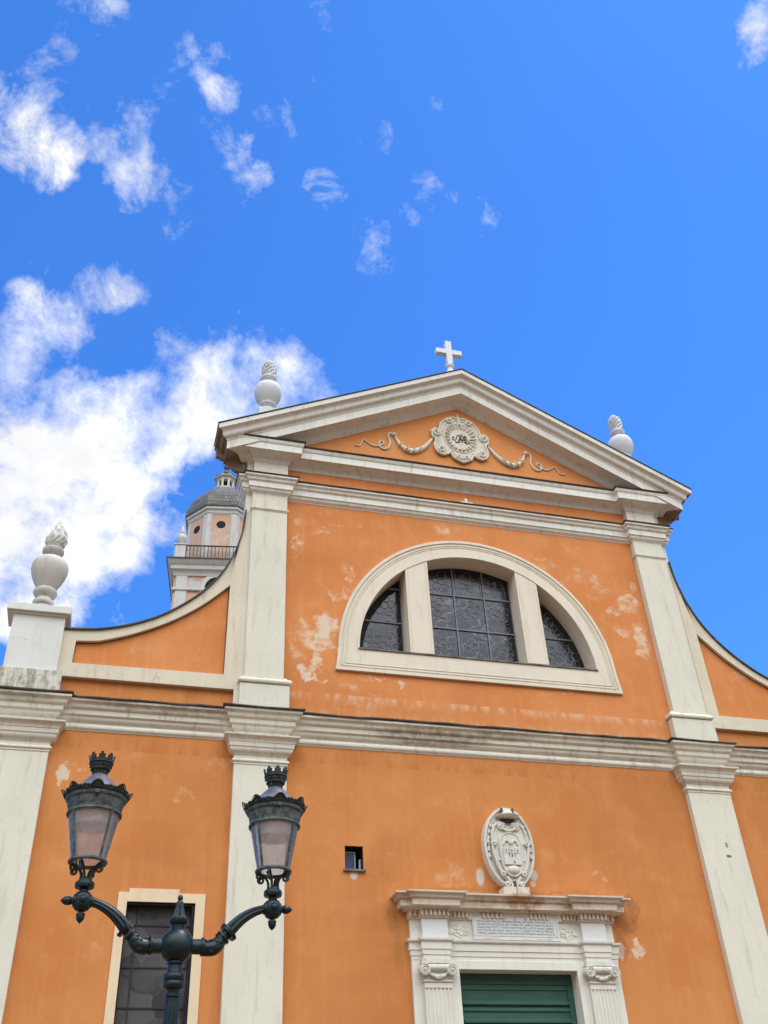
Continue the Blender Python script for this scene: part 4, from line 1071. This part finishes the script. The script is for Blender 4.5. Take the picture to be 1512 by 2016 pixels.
urn((-4.80, .10, 17.97), 'stone urn with flame standing on the left slope of the pediment', upper_body, (1.19, .58, .175, BLUNT), .24)
urn((4.80, .10, 17.97), 'stone urn with flame half hidden behind the right slope of the pediment', upper_body, (1.19, .58, .175, BLUNT), .24)

# ================================================================== cross
cx_ = empty('stone_cross', (.075, .02, 19.75), 'white stone cross on the pediment apex', 'cross')
X0, Y0 = .08, .0
MB().box(X0-.083, X0+.083, Y0-.075, Y0+.075, 20.66, 21.49).box(X0-.365, X0-.0835, Y0-.073, Y0+.073, 21.0, 21.165).box(X0+.0835, X0+.365, Y0-.073, Y0+.073, 21.0, 21.165).build('cross_shaft', CROSSM, cx_, smooth=0, bevel=.008)
MB().lathe([(.15, 19.7), (.15, 20.3), (.11, 20.36), (.075, 20.42), (.075, 20.48), (.12, 20.53), (.125, 20.58), (.09, 20.63), (.075, 20.67)], 20, (X0, Y0, 0)).build('cross_base', CROSSM, cx_, smooth=40)

# ================================================================== bell tower
TX, TY = -3.73, 20.0
tw = empty('bell_tower', (TX, TY+1.95, 0), 'octagonal domed bell tower with dark railing behind the left volute', 'bell tower', rz=R(-8.5))
def tb_(mb, name, material, **k): return mb.build(name, material, tw, keep=True, **k)
HW = 1.86
m_ = MB().box(-HW, HW, -HW, HW, 0, 26.3)
tb_(m_, 'shaft', TOWER_OR, smooth=0)
for sx_ in (-1, 1):
    for sy_ in (-1, 1):
        m_ = MB(); a = sx_*(HW-.06); c = sx_*(HW-.56); d = sy_*(HW+.05); e = sy_*(HW-.3)
        m_.box(min(a, c), max(a, c), min(d, e), max(d, e), 0, 26.255)
        a = sx_*(HW+.045); c = sx_*(HW-.3); d = sy_*(HW-.06); e = sy_*(HW-.56)
        m_.box(min(a, c), max(a, c), min(d, e), max(d, e), 0, 26.253)
        tb_(m_, 'corner_pilaster', TOWER_CR, smooth=0)
SQ = [(-HW, -HW), (HW, -HW), (HW, HW), (-HW, HW)]
def closed_sweep(mb, pts, prof):
    n_ = len(pts); m2 = len(prof); vs = []
    for i in range(n_):
        a, c, d = pts[i-1], pts[i], pts[(i+1) % n_]
        def nr(p, q):
            L = math.hypot(q[0]-p[0], q[1]-p[1]); return ((q[1]-p[1])/L, -(q[0]-p[0])/L)
        n1_, n2_ = nr(a, c), nr(c, d); dd = 1+n1_[0]*n2_[0]+n1_[1]*n2_[1]
        mx, my = (n1_[0]+n2_[0])/dd, (n1_[1]+n2_[1])/dd
        vs += [(c[0]+mx*p, c[1]+my*p, z) for p, z in prof]
    fs = [(i*m2+j, i*m2+(j+1) % m2, ((i+1) % n_)*m2+(j+1) % m2, ((i+1) % n_)*m2+j) for i in range(n_) for j in range(m2)]
    return mb.add(vs, fs)
m_ = MB(); closed_sweep(m_, SQ, [(-.1, 25.46), (.08, 25.47), (.10, 25.50), (.10, 25.60), (-.1, 25.62)])
closed_sweep(m_, SQ, [(-.1, 26.25), (.06, 26.26), (.08, 26.34)]+arc(.08, 26.34, .18, 26.5, -.1, 4)+[(.22, 26.53), (.24, 26.72), (.28, 26.75), (.38, 26.92), (.40, 26.96), (-.1, 26.965)])
tb_(m_, 'belfry_cornice', TOWER_CR, smooth=30)
m_ = MB(); closed_sweep(m_, SQ, [(-.6, 26.97), (.44, 26.972), (.45, 27.02), (-.6, 27.05)]); m_.box(-HW+.3, HW-.3, -HW+.3, HW-.3, 26.9, 27.04)
tb_(m_, 'terrace_slab', SLATE_PALE, smooth=0)
# belfry arch (front and left faces): dark opening with surround
for rz in (0, -90):
    m_ = MB(); m2_ = MB()
    n_ = 20; ri = .52
    op = [(-ri, 23.6)]+[(ri*math.cos(math.pi-math.pi*i/n_), 25.62+ri*math.sin(math.pi*i/n_)*1.15) for i in range(n_+1)]+[(ri, 23.6)]
    ou = [(-ri-.20, 23.6)]+[((ri+.2)*math.cos(math.pi-math.pi*i/n_), 25.62+(ri*1.15+.2)*math.sin(math.pi*i/n_)) for i in range(n_+1)]+[(ri+.2, 23.6)]
    m_.ring(ou, op, -HW-.05, -HW+.01, closed=False); m2_.prism(op, -HW-.012, -HW-.004)
    rm_ = Matrix.Rotation(R(rz), 3, 'Z')
    for q in (m_, m2_): q.v = [tuple(rm_ @ Vector(p)) for p in q.v]
    tb_(m_, 'arch_surround', TOWER_CR, smooth=30); tb_(m2_, 'belfry_opening', DARK, smooth=0)
# drum octagon
AP = 1.61
oct_ = [(AP/math.cos(math.pi/8)*math.cos(-math.pi/2+math.pi/8+i*math.pi/4), AP/math.cos(math.pi/8)*math.sin(-math.pi/2+math.pi/8+i*math.pi/4)) for i in range(8)]
tb_(MB().vprism(oct_, 27.03, 30.37), 'drum', TOWER_CR, smooth=0)
m_ = MB(); m2_ = MB(); m3_ = MB()
for i in range(8):
    rm_ = Matrix.Rotation(i*math.pi/4, 3, 'Z')
    q = MB().box(-.44, .44, -AP-.012, -AP+.05, 27.1, 29.99)
    q2 = MB().lathe([(.215, 0), (.215, .012), (.0, .014)], 20, (0, -AP-.008, 29.39), axis=(0, -1, 0))
    q3 = MB().ring([(-.47, 27.05), (-.47, 30.02), (.47, 30.02), (.47, 27.05)], [(-.44, 27.1), (-.44, 29.99), (.44, 29.99), (.44, 27.1)], -AP-.035, -AP+.02)
    for src, nm, mt_ in ((q, 'drum_panel', TOWER_OR), (q2, 'round_window', DARK), (q3, 'panel_border', TOWER_CR)):
        src.v = [tuple(rm_ @ Vector(p)) for p in src.v]; tb_(src, nm, mt_, smooth=0)
m_ = MB(); closed_sweep(m_, oct_, [(-.1, 30.07), (.03, 30.08), (.05, 30.22), (.12, 30.27), (.14, 30.38), (-.1, 30.39)]); tb_(m_, 'drum_cornice', TOWER_CR, smooth=30)
# tiled dome: octagonal, with UVs for the tile courses
bm = bmesh.new(); uvl = bm.loops.layers.uv.new('UVMap')
prof = [(1.76, 30.385), (1.80, 30.44), (1.75, 30.77), (1.62, 31.19), (1.40, 31.63), (1.12, 32.03), (.80, 32.35), (.5, 32.57)]
for i in range(8):
    a0 = -math.pi/2+math.pi/8+i*math.pi/4; a1 = a0+math.pi/4
    for k in range(len(prof)-1):
        (ra, za), (rb_, zb) = prof[k], prof[k+1]
        ca_ = 1/math.cos(math.pi/8)
        vs = [bm.verts.new((r_*ca_*math.cos(a), r_*ca_*math.sin(a), z)) for r_, a, z in ((ra, a0, za), (ra, a1, za), (rb_, a1, zb), (rb_, a0, zb))]
        f_ = bm.faces.new(vs)
        uv = [(-ra*2.6, k*1.7), (ra*2.6, k*1.7), (rb_*2.6, k*1.7+1.7), (-rb_*2.6, k*1.7+1.7)]
        for lp, q in zip(f_.loops, uv): lp[uvl].uv = q
bmesh.ops.remove_doubles(bm, verts=bm.verts[:], dist=.001); bmesh.ops.recalc_face_normals(bm, faces=bm.faces[:])
me = bpy.data.meshes.new('dome'); bm.to_mesh(me); bm.free(); me.materials.append(TILES)
dm = bpy.data.objects.new('dome', me); COL.objects.link(dm); dm.parent = tw
# lantern on top
m_ = MB()
m_.lathe([(.62, 32.49), (.62, 32.61), (.45, 32.63)], 8, rot=math.pi/8)
for i in range(8):
    a = math.pi/8+i*math.pi/4; m_.box(-.055+.40*math.cos(a), .055+.40*math.cos(a), -.055+.40*math.sin(a), .055+.40*math.sin(a), 32.55, 33.25)
m_.lathe([(.44, 33.17), (.46, 33.22), (.47, 33.3), (.58, 33.35), (.6, 33.43), (.42, 33.55)], 8, rot=math.pi/8)
m_.lathe([(.12, 32.61), (.12, 33.27)], 8)
lc_ = tb_(m_, 'lantern_cupola', TOWER_CR, smooth=25)
tb_(MB().lathe([(.25, 32.62), (.25, 33.21)], 8, rot=math.pi/8), 'cupola_opening', DARK, smooth=0)
tb_(MB().lathe([(.60, 33.44), (.42, 33.56), (.22, 33.69), (.16, 33.77), (.14, 33.97), (.08, 34.03), (.07, 34.11), (.14, 34.17), (.165, 34.27), (.12, 34.37), (.04, 34.41), (.03, 34.54), (.022, 34.97), (.01, 35.07)], 12), 'finial', SLATE_PALE, smooth=30)
# terrace piers, railing, urn
for sx_ in (-1, 1):
    for sy_ in (-1, 1):
        m_ = MB(); m_.box(sx_*1.74-.24, sx_*1.74+.24, sy_*1.76-.24, sy_*1.76+.24, 27.04, 27.9).box(sx_*1.74-.28, sx_*1.74+.28, sy_*1.76-.28, sy_*1.76+.28, 27.9, 27.96)
        tb_(m_, 'terrace_pier', TOWER_CR, smooth=0)
for sx_ in (-1, 1):
    for sy_ in (-1, 1):
        m_ = MB(); m_.lathe([(.12, 27.96), (.12, 28.0), (.08, 28.06), (.1, 28.12), (.2, 28.3), (.215, 28.45), (.15, 28.6), (.07, 28.66), (.1, 28.72), (.1, 28.76), (.09, 28.85), (.05, 29.05), (.01, 29.15)], 16, (sx_*1.74, sy_*1.76, 0))
        tb_(m_, 'terrace_urn', URN, smooth=40)
m_ = MB()
for sgn in (-1, 1):
    m_.box(-1.50, 1.50, sgn*1.86-.025, sgn*1.86+.025, 27.93, 27.985).box(-1.50, 1.50, sgn*1.86-.015, sgn*1.86+.015, 27.10, 27.14)
    m_.box(sgn*1.86-.025, sgn*1.86+.025, -1.50, 1.50, 27.932, 27.987).box(sgn*1.86-.015, sgn*1.86+.015, -1.50, 1.50, 27.102, 27.142)
    k = 18
    for i in range(k+1):
        x = -1.48+2.96*i/k
        m_.box(x-.016, x+.016, sgn*1.86-.014, sgn*1.86+.014, 27.05, 27.93); m_.box(sgn*1.86-.014, sgn*1.86+.014, x-.016, x+.016, 27.05, 27.93)
tb_(m_, 'railing', RAIL, smooth=0)

# ================================================================== street lamp
LX, LY, LZ = -6.725, -10.5, 3.24
lamp = empty('street_lamp', (LX, LY, 0), 'dark green cast iron street lamp with two lanterns in front of the church', 'street lamp')
def V(x, z, y=0.0): return (LX+x*AX[0]+y*AX[1], LY+x*AX[1]*1.0-y*AX[0], LZ+z)
AX = Vector((.627, .028)).normalized()
def fluted_lathe(prof, seg, c, depth=.12):
    mb = MB(); vs = []
    for r_, z, fl in prof:
        for i in range(seg):
            a = 2*math.pi*i/seg; rr = r_*(1-(depth if (i % 2) else 0)*fl); vs.append((c[0]+rr*math.cos(a), c[1]+rr*math.sin(a), c[2]+z))
    m2 = len(prof)
    fs = [(i*seg+j, i*seg+(j+1) % seg, (i+1)*seg+(j+1) % seg, (i+1)*seg+j) for i in range(m2-1) for j in range(seg)]
    mb.add(vs, fs+[tuple(range(seg-1, -1, -1)), tuple((m2-1)*seg+j for j in range(seg))])
    return mb
C0 = (LX, LY, LZ)
post = fluted_lathe([(.18, -3.24, 0), (.18, -3.0, 0), (.13, -2.94, 0), (.13, -2.3, 0), (.10, -2.2, 0), (.075, -2.1, 0), (.066, -2.0, 1), (.043, -.325, 1), (.040, -.312, 0), (.040, -.30, 0)], 28, C0)
post.lathe([(.040, -.312), (.050, -.305), (.050, -.292), (.042, -.285), (.044, -.265), (.060, -.255), (.068, -.245), (.068, -.222), (.063, -.216), (.070, -.205), (.070, -.178), (.064, -.17), (.050, -.163), (.046, -.14), (.046, -.118), (.056, -.112), (.056, -.100), (.045, -.092)], 26, C0)
post.build('post', IRON, lamp, smooth=40)
MB().ball(C0, .110, 40).build('globe', IRON, lamp, smooth=60)
fin_ = fluted_lathe([(.046, .095, 0), (.046, .125, 0), (.060, .135, 0), (.064, .15, 0), (.064, .162, 0), (.055, .168, 0), (.048, .175, 1), (.038, .20, 1), (.028, .245, 1), (.026, .268, 1), (.022, .275, 0), (.016, .282, 0)], 24, C0, .16)
fin_.ball((LX, LY, LZ+.300), .018, 12, (1, 1, 1.25)); fin_.build('finial', IRON, lamp, smooth=40)
HX, HZ = .6276, .254

def make_arm(s):
    mb = MB()
    def pt(x, z): p = V(s*x, z); return p
    mb.tube([pt(.09, -.002), (pt(.162, -.002))], .047, 18)
    mb.tube([pt(.158, -.002), pt(.172, -.002)], .058, 18)
    for k in range(8):
        a = 2*math.pi*k/8
        q = Vector(pt(.172, -.002))+Vector((0, .05*math.cos(a), .05*math.sin(a))); mb.ball(q, .009, 6)
    el = spline([(.165, -.004), (.20, -.010), (.235, -.006), (.265, .018), (.285, .045)], 5)
    mb.tube([pt(x, z) for x, z in el], [.040+.010*math.sin(math.pi*i/(len(el)-1)) for i in range(len(el))], 14)
    rn = random.Random(3)
    for k in range(26):   # cast leaf lumps on the elbow
        x, z = el[rn.randrange(2, len(el)-2)]; a = rn.uniform(0, 6.28)
        q = Vector(pt(x, z))+Vector((rn.uniform(-.01, .01), .042*math.cos(a), .042*math.sin(a))); mb.ball(q, rn.uniform(.010, .017), 6, (1.4, .8, .8))
    d = Vector((.70, .71)); p0 = Vector((.283, .043))
    for t_, r_, w_ in ((0, .040, .012), (.016, .050, .014), (.04, .034, .02), (.058, .062, .010), (.070, .066, .012)):
        a = p0+d*t_; c = p0+d*(t_+w_); mb.tube([pt(*a), pt(*c)], r_, 20)
    ar = spline([(.330, .092), (.385, .152), (.44, .197), (.50, .230), (.555, .248), (.600, .253)], 6)
    mb.tube([pt(x, z) for x, z in ar], [.043-.019*i/(len(ar)-1) for i in range(len(ar))], 20, flutes=1)
    mb.tube([pt(.560, .250), pt(.575, .252)], .031, 14)
    return mb.build('arm', IRON, lamp, smooth=40)
for s in (-1, 1): make_arm(s)

def make_lantern(s):
    hx, hy, hz = V(s*HX, HZ)
    c = (hx, hy, hz)
    hub = MB().lathe([(.030, -.062), (.046, -.052), (.058, -.028), (.061, 0), (.058, .028), (.046, .050), (.030, .058), (.028, .076), (.034, .080)], 24, c)
    hub.lathe([(.034, .078), (.058, .082), (.063, .090), (.063, .112), (.058, .120), (.046, .123), (.044, .134), (.02, .136)], 24, c)
    for k in range(4):
        a = math.atan2(AX[1], AX[0])+k*math.pi/2
        ax = (math.cos(a), math.sin(a), 0); cc = (hx+.045*ax[0], hy+.045*ax[1], hz)
        hub.lathe([(.040, 0), (.040, .012), (.030, .016), (.026, .016), (.022, .026), (.012, .032), (.001, .033)], 18, cc, axis=ax)
    # acorn finials: outward and below
    ax = V(s, 0); axv = (Vector(V(s*2, 0))-Vector(V(s*1, 0))).normalized()
    for axis, off in ((tuple(axv), .05), ((0, 0, -1), .05)):
        cc = tuple(Vector(c)+Vector(axis)*off)
        hub.lathe([(.017, 0), (.017, .022), (.027, .026), (.030, .034), (.027, .038), (.028, .048), (.024, .064), (.014, .078), (.004, .084), (.001, .092)], 16, cc, axis=axis)
    hub = hub.squash(hz).build('hub', IRON, lamp, smooth=40)
    # cradle legs
    for k in range(4):
        a = R(45+20)+k*math.pi/2
        lg = MB()
        pts = spline([(.036, .130), (.034, .165), (.045, .20), (.075, .232), (.105, .252)], 5)
        lg.tube([(hx+r_*math.cos(a), hy+r_*math.sin(a), hz+z) for r_, z in pts], [.011, .010]+[.009]*(len(pts)-3)+[.012], 8)
        sp = []
        for i in range(22):
            q = i/21*2*math.pi*1.4; rr = .024*(1-.6*i/21)
            sp.append((hx+(.088+rr*math.sin(q))*math.cos(a), hy+(.088+rr*math.sin(q))*math.sin(a), hz+.200+rr*math.cos(q)))
        lg.tube(sp, .0085, 6)
        sp = [(hx+r_*math.cos(a), hy+r_*math.sin(a), hz+z) for r_, z in spline([(.062, .222), (.09, .215), (.115, .222), (.118, .243)], 4)]
        lg.tube(sp, .009, 6)
        lg.squash(hz).build('bracket', IRON_DK, hub, smooth=40)
    wire = MB().tube([(hx, hy, hz+.136), (hx-.012, hy, hz+.19), (hx-.045, hy+.01, hz+.26)], .006, 6); wire.lathe([(.018, .134), (.018, .150), (.01, .156)], 10, c); wire.squash(hz).build('cable', IRON_DK, hub, smooth=40)
    # lantern frame: bottom ring, drum, bars
    def hollow(prof_o, th, seg=36):
        return prof_o+[(r_-th, z) for r_, z in reversed(prof_o)]
    fr = MB()
    def rev(mb, prof, seg=40):
        vs = []
        for r_, z in prof:
            for i in range(seg):
                a = 2*math.pi*i/seg; vs.append((hx+r_*math.cos(a), hy+r_*math.sin(a), hz+z))
        m2 = len(prof)
        mb.add(vs, [(i*seg+j, i*seg+(j+1) % seg, ((i+1) % m2)*seg+(j+1) % seg, ((i+1) % m2)*seg+j) for i in range(m2) for j in range(seg)])
        return mb
    rev(fr, [(.104, .246), (.124, .244), (.129, .252), (.127, .262), (.118, .268), (.106, .266)])
    rev(fr, [(.172, .578), (.180, .574), (.186, .582), (.184, .594), (.178, .600), (.180, .622), (.186, .650), (.190, .672), (.200, .680), (.206, .690), (.205, .702), (.196, .706), (.165, .704), (.165, .60)])
    for k in range(4):
        a = R(45-5)+k*math.pi/2
        fr.tube([(hx+.117*math.cos(a), hy+.117*math.sin(a), hz+.26), (hx+.178*math.cos(a), hy+.178*math.sin(a), hz+.59)], .0085, 6)
    for k in range(8):
        a = k*math.pi/4+.3; fr.ball((hx+.188*math.cos(a), hy+.188*math.sin(a), hz+.625), .006, 6)
    fr.box(hx-.014, hx+.014, hy-.213, hy-.195, hz+.676, hz+.700)
    fr = fr.squash(hz).build('lantern', IRON_OLD, lamp, smooth=40)
    g_ = MB(); rev(g_, [(.113, .264), (.172, .585), (.1705, .585), (.1115, .264)]); g_.squash(hz).build('glass', GLASS, fr, smooth=60)
    rf = MB(); rev(rf, [(.135, .605), (.132, .50), (.128, .50), (.131, .605)]); rf.lathe([(.10, .595), (.164, .60), (.164, .602), (.0, .604)], 32, c); rf.squash(hz).build('reflector', WHITE_EN, fr, smooth=50)
    rs = MB(); rs.lathe([(.198, .706), (.196, .712), (.150, .772), (.090, .842), (.056, .876), (.052, .884), (.01, .886)], 40, c); rs.squash(hz).build('roof', ROOF_ZN, fr, smooth=40)
    # pierced gallery of palmettes round the eaves
    gm = MB(); seg = 120; lo = []; hi = []
    for i in range(seg+1):
        a = 2*math.pi*i/seg; t_ = (i/seg*8) % 1.0; u_ = abs(t_-.5)*2
        h = .028+.010*abs(math.sin(t_*math.pi*3))+.034*max(0, 1-(1-u_)*3.2)**.7
        r0, r1 = .202, .202+h*.52
        lo.append((hx+r0*math.cos(a), hy+r0*math.sin(a), hz+.702)); hi.append((hx+r1*math.cos(a), hy+r1*math.sin(a), hz+.702+h))
    k = len(lo); off = .006
    vs = lo+hi
    def inw(p, q): d_ = Vector((p[0]-hx, p[1]-hy, 0)).normalized(); return (p[0]-d_.x*off, p[1]-d_.y*off, p[2])
    vs += [inw(p, 0) for p in lo]+[inw(p, 0) for p in hi]
    fs = []
    for i in range(k-1):
        fs += [(i, i+1, k+i+1, k+i), (2*k+i, 3*k+i, 3*k+i+1, 2*k+i+1), (k+i, k+i+1, 3*k+i+1, 3*k+i), (i, 2*k+i, 2*k+i+1, i+1)]
    gm.add(vs, fs)
    for q in range(8):
        a0 = (q+.0)/8*2*math.pi; pts = []
        for i in range(13):
            t_ = i/12; a = a0+(t_-.5)*.50; h = .008+.050*math.sin(math.pi*t_)
            r_ = .209+h*.52; pts.append((hx+r_*math.cos(a), hy+r_*math.sin(a), hz+.702+h))
        gm.tube(pts, .0038, 5)
        for i in range(3):
            a = a0+(i-1)*.10; gm.ball((hx+.216*math.cos(a), hy+.216*math.sin(a), hz+.718), .0075, 6)
        for sg in (-1, 1):
            pts = []
            for i in range(9):
                t_ = i/8; a = a0+sg*(.22+.17*t_); h = .012+.014*math.sin(t_*math.pi*2)+.006
                r_ = .209+h*.52; pts.append((hx+r_*math.cos(a), hy+r_*math.sin(a), hz+.702+h))
            gm.tube(pts, .004, 5)
    gm.squash(hz).build('gallery', IRON_DK, fr, smooth=40)
    cw = MB()
    cw.lathe([(.030, .88), (.030, .985), (.02, .99)], 20, c)
    for i in range(14):
        a = 2*math.pi*i/14; cw.tube([(hx+.048*math.cos(a), hy+.048*math.sin(a), hz+.878), (hx+.050*math.cos(a), hy+.050*math.sin(a), hz+.925)], .0062, 5)
    rev(cw, [(.052, .918), (.063, .916), (.070, .924), (.064, .932), (.052, .932)])
    rev(cw, [(.064, .932), (.077, .968), (.084, .970), (.084, .978), (.079, .980), (.074, .978), (.060, .934)])
    for i in range(12):
        a = 2*math.pi*(i+.5)/12; cw.ball((hx+.073*math.cos(a), hy+.073*math.sin(a), hz+.952), .009, 6)
    nb = 8
    for i in range(nb):      # battlements, leaning outward
        a0 = 2*math.pi*i/nb
        for (w0, w1, top) in ((-.28, -.12, 1.020), (-.12, .12, 1.035), (.12, .28, 1.020), (.28, .50, .994)):
            vs = []
            for a, (r_, z) in [(a0+w, q) for w in (w0, w1) for q in ((.0800, .978), (.0800+(top-.978)*.22, top), (.0735, .978), (.0735+(top-.978)*.22, top))]:
                vs.append((hx+r_*math.cos(a), hy+r_*math.sin(a), hz+z))
            cw.add(vs, [(0, 4, 5, 1), (2, 3, 7, 6), (0, 1, 3, 2), (4, 6, 7, 5), (1, 5, 7, 3), (0, 2, 6, 4)])
    cw.squash(hz).build('crown', IRON_DK, fr, smooth=40)
for s in (-1, 1): make_lantern(s)
